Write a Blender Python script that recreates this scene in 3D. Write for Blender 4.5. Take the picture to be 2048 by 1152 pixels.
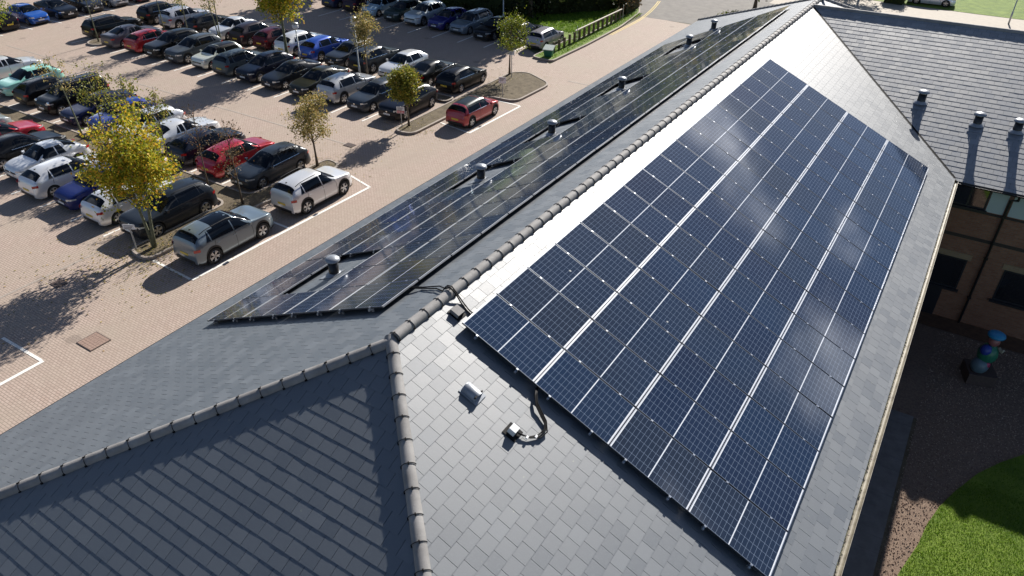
import bpy, math, random
import numpy as np
from mathutils import Vector, Matrix
random.seed(7); rng = np.random.default_rng(7)
S = bpy.context.scene
for o in list(bpy.data.objects): bpy.data.objects.remove(o)
COL = S.collection
R = math.radians
# ---------------------------------------------------------------- camera
cam = bpy.data.objects.new('camera', bpy.data.cameras.new('camera')); COL.objects.link(cam)
cam.data.sensor_width = 36; cam.data.lens = 25.6155; cam.data.clip_end = 1200; cam.data.clip_start = .1
cam.matrix_world = Matrix([[0.842891,-0.303447,0.444359,7.278186],[0.538074,0.470270,-0.699515,-8.692602],[0.003297,0.828713,0.559664,17.010713],[0.000000,0.000000,0.000000,1.000000]])
S.camera = cam
# ---------------------------------------------------------------- sky, sun, exposure
SUN_EL, SUN_AZ = 30.4, 97.3          # azimuth counter-clockwise from +X
w = bpy.data.worlds.new('World'); S.world = w; w.use_nodes = True
nt = w.node_tree; bg = nt.nodes['Background']
sk = nt.nodes.new('ShaderNodeTexSky'); sk.sky_type = 'NISHITA'; sk.sun_disc = False
sk.sun_elevation = R(SUN_EL); sk.sun_rotation = R(90 - SUN_AZ); sk.altitude = 200
sk.air_density = .75; sk.dust_density = .45; sk.ozone_density = 3.2
tcw = nt.nodes.new('ShaderNodeTexCoord'); mpw = nt.nodes.new('ShaderNodeMapping'); mpw.inputs['Scale'].default_value = (1, 1, 2.6)
nt.links.new(tcw.outputs['Generated'], mpw.inputs[0])
nzw = nt.nodes.new('ShaderNodeTexNoise'); nzw.noise_dimensions = '4D'; nzw.inputs['W'].default_value = 33.3; nzw.inputs['Scale'].default_value = 2.6; nzw.inputs['Detail'].default_value = 7; nzw.inputs['Roughness'].default_value = .6
nt.links.new(mpw.outputs[0], nzw.inputs['Vector'])
crw = nt.nodes.new('ShaderNodeValToRGB'); crw.color_ramp.elements[0].position = .56; crw.color_ramp.elements[1].position = .66
nt.links.new(nzw.outputs[0], crw.inputs[0])
hsw = nt.nodes.new('ShaderNodeHueSaturation'); hsw.inputs['Saturation'].default_value = .22; hsw.inputs['Value'].default_value = 5.8
nt.links.new(sk.outputs[0], hsw.inputs['Color'])
mxw = nt.nodes.new('ShaderNodeMix'); mxw.data_type = 'RGBA'
nt.links.new(crw.outputs[0], mxw.inputs[0]); nt.links.new(sk.outputs[0], mxw.inputs[6]); nt.links.new(hsw.outputs[0], mxw.inputs[7])
nt.links.new(mxw.outputs[2], bg.inputs[0]); bg.inputs[1].default_value = 0.05
sl = bpy.data.lights.new('sun', 'SUN'); sl.energy = 5.0; sl.angle = R(.53); sl.color = (1, .95, .88)
so = bpy.data.objects.new('sun', sl); COL.objects.link(so)
sd = Vector((math.cos(R(SUN_AZ))*math.cos(R(SUN_EL)), math.sin(R(SUN_AZ))*math.cos(R(SUN_EL)), math.sin(R(SUN_EL))))
so.rotation_euler = sd.to_track_quat('Z', 'Y').to_euler(); so.location = sd*150
vs = S.view_settings; vs.view_transform = 'Standard'; vs.look = 'None'; vs.gamma = 1; vs.use_curve_mapping = False; vs.exposure = 0.86

# ---------------------------------------------------------------- material helpers
def mat(name, col=(.5,.5,.5), rough=.6, metal=0., spec=.5, coat=0., **kw):
    m = bpy.data.materials.new(name); m.use_nodes = True
    b = m.node_tree.nodes['Principled BSDF']
    b.inputs['Base Color'].default_value = (*col, 1); b.inputs['Roughness'].default_value = rough
    b.inputs['Metallic'].default_value = metal; b.inputs['Specular IOR Level'].default_value = spec
    if coat: b.inputs['Coat Weight'].default_value = coat; b.inputs['Coat Roughness'].default_value = .05
    return m
class N:
    def __init__(s, m): s.t = m.node_tree; s.b = s.t.nodes['Principled BSDF']
    def n(s, typ, ins=None, **at):
        x = s.t.nodes.new('ShaderNode'+typ)
        for k, v in at.items(): setattr(x, k, v)
        for k, v in (ins or {}).items():
            if hasattr(v, 'is_output') or isinstance(v, bpy.types.NodeSocket): s.t.links.new(v, x.inputs[k])
            else: x.inputs[k].default_value = v
        return x
    def out(s, sock, name): s.t.links.new(sock, s.b.inputs[name])
    def ramp(s, fac, stops, interp='LINEAR'):
        r = s.t.nodes.new('ShaderNodeValToRGB'); r.color_ramp.interpolation = interp
        e = r.color_ramp.elements
        while len(e) < len(stops): e.new(.5)
        for i, (p, c) in enumerate(stops): e[i].position = p; e[i].color = (*c, 1)
        s.t.links.new(fac, r.inputs[0]); return r.outputs[0]
    def math(s, op, a, b=None, c=None, clamp=False):
        x = s.t.nodes.new('ShaderNodeMath'); x.operation = op; x.use_clamp = clamp
        for i, v in enumerate((a, b, c)):
            if v is None: continue
            if isinstance(v, (int, float)): x.inputs[i].default_value = v
            else: s.t.links.new(v, x.inputs[i])
        return x.outputs[0]
    def mix(s, f, a, b, mode='MIX'):
        x = s.t.nodes.new('ShaderNodeMix'); x.data_type = 'RGBA'; x.blend_type = mode
        for i, v in ((0, f), (6, a), (7, b)):
            if isinstance(v, (int, float)): x.inputs[i].default_value = v
            elif isinstance(v, tuple): x.inputs[i].default_value = (*v, 1)
            else: s.t.links.new(v, x.inputs[i])
        return x.outputs[2]
    def bump(s, h, strength=.3, dist=.01):
        b = s.n('Bump', {'Strength': strength, 'Distance': dist, 'Height': h}); s.out(b.outputs[0], 'Normal')
def noisy(name, c1, c2, scale=3., rough=.8, bump=.2, bscale=None, metal=0., spec=.4, detail=6, dist=.01, geo=True):
    m = mat(name, c1, rough, metal, spec); q = N(m)
    co = q.n('NewGeometry').outputs['Position'] if geo else q.n('TexCoord').outputs['Object']
    nz = q.n('TexNoise', {'Vector': co, 'Scale': scale, 'Detail': detail, 'Roughness': .65})
    q.out(q.ramp(nz.outputs[0], [(.3, c1), (.7, c2)]), 'Base Color')
    if bump:
        n2 = q.n('TexNoise', {'Vector': co, 'Scale': bscale or scale*8, 'Detail': 4})
        q.bump(n2.outputs[0], bump, dist)
    return m
M = {}
# slate roof tile: tint per tile + lichen and streaks
def slate(name, c1, c2, rough, spec):
    m = mat(name, c1, rough, 0, spec); q = N(m)
    at = q.n('Attribute', attribute_name='tint').outputs['Fac']
    co = q.n('NewGeometry').outputs['Position']
    base = q.ramp(at, [(0, c1), (.85, c2), (1., tuple(v*1.12 for v in c2))])
    n1 = q.n('TexNoise', {'Vector': co, 'Scale': 1.1, 'Detail': 8, 'Roughness': .7})
    n2 = q.n('TexNoise', {'Vector': co, 'Scale': 38., 'Detail': 5, 'Roughness': .7})
    c = q.mix(q.math('MULTIPLY', n1.outputs[0], .35), base, tuple(v*.62 for v in c1))
    c = q.mix(q.ramp(n2.outputs[0], [(.52, (0,0,0)), (.75, (.5,.5,.5))]), c, (c2[0]*1.5, c2[1]*1.5, c2[2]*1.35))
    vo = q.n('TexVoronoi', {'Vector': co, 'Scale': 2.6}, feature='F1')
    ln_ = q.math('MULTIPLY', q.math('LESS_THAN', vo.outputs['Distance'], .055), q.math('GREATER_THAN', n2.outputs[0], .5))
    c = q.mix(q.math('MULTIPLY', ln_, .55), c, (.20,.21,.15))
    q.out(c, 'Base Color')
    rr = q.math('ADD', q.math('MULTIPLY', n2.outputs[0], .22), q.math('ADD', q.math('MULTIPLY', at, .1), rough-.14))
    q.b.inputs['IOR'].default_value = 1.68
    q.out(rr, 'Roughness'); q.bump(n2.outputs[0], .35, .004)
    return m
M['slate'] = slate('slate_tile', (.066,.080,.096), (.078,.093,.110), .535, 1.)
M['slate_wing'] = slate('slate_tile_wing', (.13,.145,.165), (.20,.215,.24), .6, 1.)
M['under'] = mat('roof_underlay', (.012,.012,.014), .9)
M['ridge'] = noisy('concrete_ridge', (.17,.163,.158), (.29,.28,.27), 2.2, .75, .35, 60)
M['clip'] = mat('dark_clip', (.006,.006,.007), .6, 0, .15)
# photovoltaic glass
def pv():
    m = mat('pv_glass', (.01,.014,.035), .09, 0, .0, 1.0); q = N(m)
    sx = q.n('SeparateXYZ', {0: q.n('TexCoord').outputs['Object']})
    X, Y = sx.outputs[0], sx.outputs[1]           # X along the ridge 1.134, Y down the slope 1.722
    def line(c, pitch, off, wd):
        f = q.math('ABSOLUTE', q.math('SUBTRACT', q.math('FRACT', q.math('ADD', q.math('DIVIDE', c, pitch), off)), .5))
        return q.math('GREATER_THAN', f, .5 - wd/pitch/2)
    def beyond(c, lim): return q.math('GREATER_THAN', q.math('ABSOLUTE', c), lim)
    g = q.math('MAXIMUM', line(X, .184, 0., .0052), line(q.math('SUBTRACT', q.math('ABSOLUTE', Y), .012), .0905, 0., .0045))
    g = q.math('MAXIMUM', g, q.math('MAXIMUM', beyond(X, .552), beyond(Y, .826)))
    mid = q.math('LESS_THAN', q.math('ABSOLUTE', Y), .0085)
    white = q.math('MAXIMUM', g, mid)
    strong = q.math('MAXIMUM', mid, beyond(Y, .826))
    rnd = q.n('ObjectInfo').outputs['Random']
    nz = q.n('TexNoise', {'Vector': q.n('NewGeometry').outputs['Position'], 'Scale': .35, 'Detail': 3})
    cell = q.ramp(q.math('ADD', q.math('MULTIPLY', rnd, .55), q.math('MULTIPLY', nz.outputs[0], .5)),
                  [(.15, (.007,.013,.036)), (.5, (.009,.023,.056)), (.85, (.013,.020,.036))])
    wh = q.mix(strong, (.19,.24,.33), (.74,.76,.79))
    wp = q.n('NewGeometry').outputs['Position']
    vo = q.n('TexVoronoi', {'Vector': wp, 'Scale': 1.1}, feature='F1'); nb = q.n('TexNoise', {'Vector': wp, 'Scale': 45., 'Detail': 2})
    drop = q.math('MULTIPLY', q.math('LESS_THAN', q.math('ADD', vo.outputs['Distance'], q.math('MULTIPLY', nb.outputs[0], .04)), .047), .75)
    du = q.n('TexNoise', {'Vector': wp, 'Scale': 1.3, 'Detail': 8, 'Roughness': .7})
    cc_ = q.mix(q.math('MULTIPLY', du.outputs[0], .022), q.mix(white, cell, wh), (.5,.48,.42))
    q.out(q.mix(drop, cc_, (.6,.6,.56)), 'Base Color')
    d = q.n('TexNoise', {'Vector': q.n('NewGeometry').outputs['Position'], 'Scale': 2.2, 'Detail': 6, 'Roughness': .7})
    q.out(q.math('ADD', q.math('MULTIPLY', d.outputs[0], .07), .03), 'Coat Roughness')
    q.b.inputs['Roughness'].default_value = .35; q.b.inputs['Coat IOR'].default_value = 1.6
    return m
M['pv'] = pv()
M['alu'] = mat('anodised_frame', (.62,.63,.65), .32, .9)
M['dark_frame'] = mat('frame_side', (.03,.03,.033), .45, .3)
M['galv'] = mat('galvanised', (.55,.57,.6), .35, .85)
M['gutterbeige'] = noisy('lichen_gutter', (.30,.27,.20), (.12,.10,.07), 5, .6, .3, 30)
M['gutterdark'] = mat('black_gutter', (.012,.012,.013), .35)
M['fascia'] = noisy('fascia_board', (.03,.025,.022), (.06,.045,.035), 3, .6, 0)
def brick(name, c1, c2, mortar, bw=.225, bh=.075, ms=.05, rough=.85, axis='wall', off=.5, tint=None, bumpd=.006):
    m = mat(name, c1, rough, 0, .3); q = N(m)
    sx = q.n('SeparateXYZ', {0: q.n('NewGeometry').outputs['Position']})
    if axis == 'wall': u, v = q.math('ADD', sx.outputs[0], sx.outputs[1]), sx.outputs[2]
    else: u, v = sx.outputs[0], sx.outputs[1]
    cv = q.n('CombineXYZ', {0: u, 1: v})
    b = q.n('TexBrick', {'Vector': cv.outputs[0], 'Color1': (*c1,1), 'Color2': (*c2,1), 'Mortar': (*mortar,1), 'Scale': 1.,
        'Mortar Size': ms*bh, 'Mortar Smooth': .25, 'Bias': 0., 'Brick Width': bw, 'Row Height': bh}, offset=off)
    nz = q.n('TexNoise', {'Vector': q.n('NewGeometry').outputs['Position'], 'Scale': .35, 'Detail': 7, 'Roughness': .62})
    n3 = q.n('TexNoise', {'Vector': q.n('NewGeometry').outputs['Position'], 'Scale': 9, 'Detail': 5, 'Roughness': .7})
    c = q.mix(q.ramp(nz.outputs[0], [(.35, (0,0,0)), (.7, (.65,.65,.65))]), b.outputs['Color'], tint or tuple(v*.7 for v in c1))
    c = q.mix(q.ramp(n3.outputs[0], [(.5, (0,0,0)), (.8, (.45,.45,.45))]), c, tuple(v*.55 for v in c1))
    if axis == 'floor':
        st = q.n('TexNoise', {'Vector': q.n('Mapping', {'Vector': q.n('NewGeometry').outputs['Position'], 'Scale': (.9,.16,1)}).outputs[0], 'Scale': 1.0, 'Detail': 6, 'Roughness': .6})
        c = q.mix(q.ramp(st.outputs[0], [(.5, (0,0,0)), (.72, (.3,.3,.3))]), c, tuple(v*.66 for v in c1))
        vo = q.n('TexVoronoi', {'Vector': q.n('NewGeometry').outputs['Position'], 'Scale': .33, 'Randomness': 1.}, feature='F1')
        sp = q.math('MULTIPLY', q.math('LESS_THAN', q.math('ADD', vo.outputs['Distance'], q.math('MULTIPLY', n3.outputs[0], .16)), .17), .45)
        c = q.mix(sp, c, tuple(v*.35 for v in c1))
    q.out(c, 'Base Color'); q.bump(q.math('SUBTRACT', 1., b.outputs['Fac']), .6, bumpd)
    return m
M['wall'] = brick('wall_brick', (.26,.12,.07), (.34,.18,.11), (.22,.18,.14), ms=.14)
M['buff'] = brick('buff_brick', (.36,.26,.15), (.30,.21,.12), (.3,.26,.2), ms=.14)
M['paving'] = brick('block_paving', (.45,.352,.297), (.395,.30,.25), (.17,.135,.11), .2, .1, .10, .85, 'floor', tint=(.335,.285,.225), bumpd=.004)
M['paving2'] = brick('red_paving', (.36,.25,.20), (.32,.22,.18), (.27,.19,.15), .2, .1, .10, .85, 'floor')
M['slab'] = noisy('path_slab', (.20,.19,.18), (.14,.13,.12), 3, .85, .2, 40)
M['soil'] = noisy('planting_soil', (.17,.135,.085), (.085,.065,.04), 2.5, .95, .9, 22, dist=.05)
M['bark'] = noisy('bark_mulch', (.16,.09,.05), (.08,.045,.03), 6, .95, .6, 40, dist=.03)
M['gravelbed'] = noisy('gravel_bed', (.26,.19,.14), (.15,.10,.075), 14, .95, .9, 60, dist=.03)
M['asphalt'] = noisy('asphalt', (.20,.185,.165), (.13,.12,.11), 1.2, .9, .3, 90)
M['grass'] = noisy('lawn', (.085,.15,.012), (.19,.27,.03), 1.1, .9, .8, 60, dist=.05)
M['earth'] = noisy('ground', (.16,.14,.09), (.10,.10,.05), .3, .95, .3)
M['kerb'] = noisy('concrete_kerb', (.38,.33,.28), (.26,.22,.19), 5, .85, .2)
def paint():
    m = mat('road_paint', (.74,.72,.67), .75); q = N(m)
    nz = q.n('TexNoise', {'Vector': q.n('NewGeometry').outputs['Position'], 'Scale': 14, 'Detail': 6, 'Roughness': .75})
    q.out(q.ramp(nz.outputs[0], [(.34, (.45,.38,.31)), (.46, (.76,.74,.69))]), 'Base Color'); return m
M['line'] = paint()
M['yellow'] = mat('yellow_paint', (.6,.45,.12), .8)
M['bark_tree'] = noisy('tree_bark', (.16,.13,.09), (.08,.06,.045), 9, .9, .5, 40, geo=False)
M['bark_green'] = noisy('tree_bark_green', (.19,.20,.12), (.10,.10,.065), 7, .9, .5, 40, geo=False)
def leaf(name, stops):
    m = mat(name, (.1,.1,.02), .6, 0, .3); q = N(m)
    rp = q.n('NewGeometry').outputs['Random Per Island']
    c = q.ramp(rp, stops); q.out(c, 'Base Color')
    tr = q.n('BsdfTranslucent', {'Color': c}); mx = q.n('MixShader', {0: .35, 1: q.b.outputs[0], 2: tr.outputs[0]})
    q.t.links.new(mx.outputs[0], q.t.nodes['Material Output'].inputs[0]); return m
M['leaf_maple'] = leaf('leaf_yellow_green', [(0,(.09,.14,.01)),(.3,(.24,.28,.02)),(.55,(.48,.45,.03)),(.8,(.66,.49,.04)),(1,(.60,.30,.04))])
M['leaf_olive'] = leaf('leaf_olive', [(0,(.07,.09,.012)),(.5,(.20,.22,.03)),(.8,(.34,.32,.04)),(1,(.42,.26,.05))])
M['leaf_rust'] = leaf('leaf_rust', [(0,(.06,.045,.03)),(.5,(.12,.09,.05)),(.8,(.20,.13,.05)),(1,(.32,.10,.03))])
M['leaf_pale'] = leaf('leaf_pale', [(0,(.14,.14,.04)),(.5,(.34,.30,.09)),(1,(.60,.42,.18))])
M['leaf_green'] = leaf('leaf_green', [(0,(.03,.05,.008)),(.6,(.07,.11,.015)),(1,(.15,.17,.025))])
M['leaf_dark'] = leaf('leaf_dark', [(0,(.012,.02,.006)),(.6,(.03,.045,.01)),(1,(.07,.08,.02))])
M['leaf_lime'] = leaf('leaf_lime', [(0,(.08,.12,.01)),(.6,(.17,.22,.02)),(1,(.30,.28,.03))])
M['tyre'] = mat('tyre', (.012,.012,.012), .8)
M['rim'] = mat('alloy', (.55,.56,.58), .3, .9)
M['arch'] = mat('black_trim', (.012,.012,.013), .55)
M['glass'] = mat('car_glass', (.004,.006,.010), .05, 0, .28)
M['head'] = mat('headlight', (.55,.58,.6), .12, .4, .5, 1.)
M['tail'] = mat('tail_light', (.35,.008,.01), .15, 0, .5, 1.)
M['plate_w'] = mat('plate_white', (.75,.75,.72), .4)
M['plate_y'] = mat('plate_yellow', (.7,.5,.05), .4)
M['chrome'] = mat('chrome', (.8,.8,.8), .12, 1)
M['winglass'] = mat('window_glass', (.012,.014,.018), .04, 0, .8, 1.)
M['frame_dark'] = mat('window_frame', (.02,.02,.025), .4)
M['lead'] = noisy('lead_flashing', (.33,.35,.38), (.22,.24,.27), 8, .4, .1, 30, metal=.3)
M['panelgreen'] = mat('pale_panel', (.42,.50,.48), .5)
M['wood'] = noisy('weathered_wood', (.16,.12,.08), (.09,.07,.05), 6, .85, .3)
M['steel'] = mat('painted_steel', (.42,.44,.44), .45, .5)
M['white'] = mat('white_plastic', (.75,.75,.74), .4)
M['red'] = mat('red_print', (.55,.06,.07), .5)
M['green_bin'] = noisy('green_plastic', (.02,.16,.10), (.015,.11,.07), 4, .5, 0)
M['iron'] = noisy('cast_iron', (.10,.07,.06), (.06,.045,.04), 12, .6, .3)

# ---------------------------------------------------------------- object helpers
def mesh(name, V, F, m=None, smooth=False, attr=None):
    me = bpy.data.meshes.new(name); me.from_pydata([tuple(v) for v in V], [], [tuple(f) for f in F])
    if m is not None: me.materials.append(m)
    if smooth: me.shade_smooth()
    if attr is not None:
        a = me.attributes.new('tint', 'FLOAT', 'POINT'); a.data.foreach_set('value', np.asarray(attr, dtype=np.float32))
    me.update(); return me
def link(name, me, parent=None, loc=None, rot=None, mw=None):
    o = bpy.data.objects.new(name, me); COL.objects.link(o)
    if parent is not None: o.parent = parent
    if loc is not None: o.location = loc
    if rot is not None: o.rotation_euler = rot
    if mw is not None: o.matrix_local = mw
    return o
def thing(name, label, cat, loc=(0,0,0), rz=0, group=None):
    o = link(name, None, None, loc, (0,0,rz)); o.empty_display_size = .3
    o['label'] = label; o['category'] = cat
    if group: o['group'] = group
    return o
def tag(o, label, cat, group=None):
    o['label'] = label; o['category'] = cat
    if group: o['group'] = group
    return o
def struct(name, me): o = link(name, me); o['kind'] = 'structure'; return o
def stuff(o): o['kind'] = 'stuff'; return o
class MB:
    def __init__(s): s.V = []; s.F = []
    def add(s, V, F):
        b = len(s.V); s.V += [tuple(v) for v in V]; s.F += [tuple(i+b for i in f) for f in F]; return s
    def box(s, x0,x1,y0,y1,z0,z1, mtx=None):
        V = [Vector((x,y,z)) for x in (x0,x1) for y in (y0,y1) for z in (z0,z1)]
        if mtx is not None: V = [mtx@v for v in V]
        return s.add(V, [(0,1,3,2),(4,6,7,5),(0,4,5,1),(2,3,7,6),(0,2,6,4),(1,5,7,3)])
    def tube(s, pts, rad, n=8, cap=True):
        pts = [Vector(p) for p in pts]; rad = rad if isinstance(rad, (list,tuple)) else [rad]*len(pts)
        V = []; ref = None
        for i, p in enumerate(pts):
            t = (pts[min(i+1,len(pts)-1)]-pts[max(i-1,0)]).normalized()
            if ref is None: ref = Vector((1,0,0)) if abs(t.x) < .9 else Vector((0,1,0))
            u = (ref - t*ref.dot(t)).normalized(); v = t.cross(u); ref = u
            V += [p + (u*math.cos(a)+v*math.sin(a))*rad[i] for a in [2*math.pi*k/n for k in range(n)]]
        F = [(i*n+k, i*n+(k+1)%n, (i+1)*n+(k+1)%n, (i+1)*n+k) for i in range(len(pts)-1) for k in range(n)]
        if cap: F += [tuple(range(n))[::-1], tuple((len(pts)-1)*n+k for k in range(n))]
        return s.add(V, F)
    def lathe(s, prof, n=16, c=(0,0,0)):
        V = [(c[0]+r*math.cos(2*math.pi*k/n), c[1]+r*math.sin(2*math.pi*k/n), c[2]+z) for r, z in prof for k in range(n)]
        F = [(i*n+k, i*n+(k+1)%n, (i+1)*n+(k+1)%n, (i+1)*n+k) for i in range(len(prof)-1) for k in range(n)]
        return s.add(V, F)
    def prism(s, poly, z0, z1):
        n = len(poly); V = [(x,y,z0) for x,y in poly]+[(x,y,z1) for x,y in poly]
        return s.add(V, [tuple(range(n,2*n)), tuple(range(n))[::-1]]+[(i,(i+1)%n,n+(i+1)%n,n+i) for i in range(n)])
    def mesh(s, name, m, smooth=False): return mesh(name, s.V, s.F, m, smooth)
    def obj(s, name, m, parent=None, smooth=False): return link(name, s.mesh(name, m, smooth), parent)
def sheet(name, poly, z, m): return struct(name, mesh(name, [(x,y,z) for x,y in poly], [tuple(range(len(poly)))], m))
def rect(x0,x1,y0,y1): return [(x0,y0),(x1,y0),(x1,y1),(x0,y1)]

# ---------------------------------------------------------------- the lie of the roof
K = math.tan(R(24.624)); CT, ST = math.cos(R(24.624)), math.sin(R(24.624)); ZR = 9.0
Y0, Y1, YW, XE, XL = -1.1, 30.4, 28.6, 7.88, 8.80   # ridge ends, wing ridge, right and left eave
# ---------------------------------------------------------------- ground
CZ = -.6
gV, gF = [], []
for i, (xa, xb, ya, yb, z) in enumerate([(-400,0,-200,500,-.03),(0,400,24,500,-.03),(0,400,-200,24,CZ-.03)]):
    gV += [(xa,ya,z),(xb,ya,z),(xb,yb,z),(xa,yb,z)]; gF.append(tuple(range(4*i,4*i+4)))
gV += [(0,-200,-.03),(0,24,-.03),(0,-200,CZ-.03),(0,24,CZ-.03),(400,24,-.03),(400,24,CZ-.03)]
gF += [(12,13,15,14),(13,16,17,15)]
struct('ground', mesh('ground', gV, gF, M['earth']))
sheet('car_park', [(-95,-60),(-7.9,-60),(-7.9,44),(-14.5,57.0),(-20.3,57.5),(-20.3,40),(-30,47),(-95,47)], -.02, M['paving'])
sheet('road', [(-26,57.3),(-14.4,57.3),(-7.5,46),(20,46),(200,46),(200,73.5),(-3,73),(-12,130),(-36,130)], -.018, M['asphalt'])
sheet('pavement', [(-12,69.2),(60,66.5),(60,75),(6,75.6),(-6,76.3),(-12,78)], -.012, noisy('pale_path', (.42,.37,.30), (.34,.30,.25), 2, .85, .1))
sheet('lawn_far', [(-6,76.4),(6,75.7),(60,75.1),(120,75),(120,110),(-6,110)], -.006, M['grass'])
sheet('lawn', [(-22.2,41.2),(-20.45,41.1),(-20.45,52.6),(-21.2,58),(-23.5,63),(-30,70),(-60,72),(-60,48.2),(-24.5,48.2),(-24.2,47)], .06, M['grass'])
# manhole covers and drain gratings set in the paving
for (x, y, a, b, lab) in [(-17.5,1.05,.44,.38,'reddish square manhole cover set in the paving by the near bay corner'),
                          (-22.4,2.55,.25,.2,'small dark drain grating in the paving left of the sycamore island'),
                          (-22.3,20.05,.3,.2,'small dark drain grating in the aisle near the sign tree shadow')]:
    t = thing('manhole_cover', lab, 'manhole cover', (x,y,0))
    MB().box(-a-.03,a+.03,-b-.03,b+.03,-.02,.004).obj('frame', M['iron'], t)
    mb = MB(); n = 6
    for i in range(n):
        for j in range(n): mb.box(-a+2*a*i/n+.003,-a+2*a*(i+1)/n-.003,-b+2*b*j/n+.003,-b+2*b*(j+1)/n-.003,-.01,.008)
    mb.obj('lid', M['paving2'] if a > .4 else M['iron'], t)
# drainage channels: a darker line of setts across the aisle
mb = MB()
for y0_, y1_, x in [(-6,5.2,-23.4)]:
    mb.box(x-.06,x+.06,y0_,y1_,-.02,-.012)
mb.box(-60,-22.6,20.0,20.12,-.02,-.012); mb.box(-17.2,-9,37.2,37.35,-.02,-.012)
struct('drain_channel', mb.mesh('drain_channel', M['kerb']))
# painted bay lines
mb = MB()
def ln(x0,y0,x1,y1,w=.1):
    w *= 1.2; d = Vector((x1-x0,y1-y0,0)); nrm = Vector((-d.y,d.x,0)).normalized()*w/2
    a, b = Vector((x0,y0,-.009)), Vector((x1,y1,-.009)); mb.add([a-nrm,b-nrm,b+nrm,a+nrm], [(0,1,2,3)])
ln(-17.95,5.75,-17.6,16.5,.13); ln(-20.7,5.85,-18.05,5.75); ln(-20.4,11.15,-17.9,11.12); ln(-19.4,17.0,-17.55,16.5)
ln(-17.97,-.6,-18.0,-12,.13); ln(-20.6,-.68,-18.05,-.63)
ln(-17.5,25.35,-17.35,31.0,.13); ln(-20,25.8,-17.6,25.4); ln(-19.9,31.1,-17.4,31.05)
for k in range(14): ln(-21.85-2.65*k,5.9,-21.85-2.65*k,11.0) if k else None
for k in range(14): ln(-24.35-2.65*k,12.6,-24.35-2.65*k,17.4) if k else ln(-24.35,12.5,-24.35,17.4)
for k in range(13): ln(-24.3-2.66*k,23.3,-24.3-2.66*k,28.4)
for k in range(13): ln(-24.3-2.66*k,30.6,-24.3-2.66*k,35.5)
for k in range(9): ln(-24.4-2.66*k,40.9,-24.4-2.66*k,46.3)
for y in (18.8,21.4,23.9,26.5,29.1,31.7,34.3): ln(-63.1,y-.3*0,-68,y-.2)
struct('parking_lines', mb.mesh('parking_lines', M['line']))
# kerbed islands
def island(poly, name='planting_bed', fill='soil', h=.12, kw=.13):
    n = len(poly); P = [Vector((x,y,0)) for x,y in poly]; cen = sum(P, Vector())/n
    inn = []
    for i in range(n):
        a, b, c = P[i-1], P[i], P[(i+1)%n]
        n1 = (b-a).normalized(); n2 = (c-b).normalized(); nn = Vector((-(n1.y+n2.y), n1.x+n2.x, 0)).normalized()
        inn.append(b + nn*kw/max(.5, nn.dot(Vector((-n1.y,n1.x,0)))))
    V = [(p.x,p.y,-.02) for p in P]+[(p.x,p.y,h-.015) for p in P]+[(p.x+(q.x-p.x)*.15,p.y+(q.y-p.y)*.15,h) for p,q in zip(P,inn)]+[(p.x,p.y,h) for p in inn]+[(p.x,p.y,h-.05) for p in inn]
    F = []
    for r in range(4): F += [(r*n+i, r*n+(i+1)%n, (r+1)*n+(i+1)%n, (r+1)*n+i) for i in range(n)]
    struct('kerb', mesh('kerb', V, F, M['kerb']))
    # bumpy fill
    struct(name, mesh(name, [(p.x,p.y,h-.03) for p in inn], [tuple(range(n))], M[fill]))
def rounded(poly, r=.5, k=4):
    out = []; n = len(poly)
    for i in range(n):
        a, b, c = Vector(poly[i-1]), Vector(poly[i]), Vector(poly[(i+1)%n])
        ra = min(r, (b-a).length*.45, (c-b).length*.45); p, q = b+(a-b).normalized()*ra, b+(c-b).normalized()*ra
        for j in range(k+1):
            t = j/k; out.append(tuple(p*(1-t)**2+b*2*t*(1-t)+q*t*t))
    return out
island(rounded([(-22.35,5.7),(-20.75,5.55),(-20.55,17.6),(-21.9,17.9),(-22.0,12.4),(-58,12.5),(-58,11.2),(-22.3,11.1)], .6))
island(rounded([(-21.6,23.0),(-20.1,23.1),(-20.05,31.25),(-17.9,31.3),(-17.75,35.8),(-20.5,37.2),(-21.6,36.5)], .8))
island(rounded([(-21.9,28.9),(-21.9,29.7),(-60,29.8),(-60,28.95)][::-1], .3))
island([(-54.3+1.0*math.cos(a),24.6+.9*math.sin(a)) for a in [2*math.pi*i/16 for i in range(16)]])
island(rounded([(-22.35,40.6),(-20.35,40.4),(-20.2,46),(-20.3,52.6),(-21.0,58.2),(-23.2,63),(-24.0,62.6),(-21.9,58),(-21.6,47),(-22.3,46.6)], .5, 4), 'grass_verge', 'grass', .13)
mb = MB()
for i in range(14):
    a = i/13; p = Vector((-20.7-2.9*max(0,a-.35)**1.6, 50+14*a)); 
    if i: 
        for off in (.55,.75):
            q = pp + Vector((off,0)); r_ = p + Vector((off,0)); mb.add([(q.x-.04,q.y,-.01),(q.x+.04,q.y,-.01),(r_.x+.04,r_.y,-.01),(r_.x-.04,r_.y,-.01)], [(0,1,2,3)])
    pp = p
struct('yellow_lines', mb.mesh('yellow_lines', M['yellow']))

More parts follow.
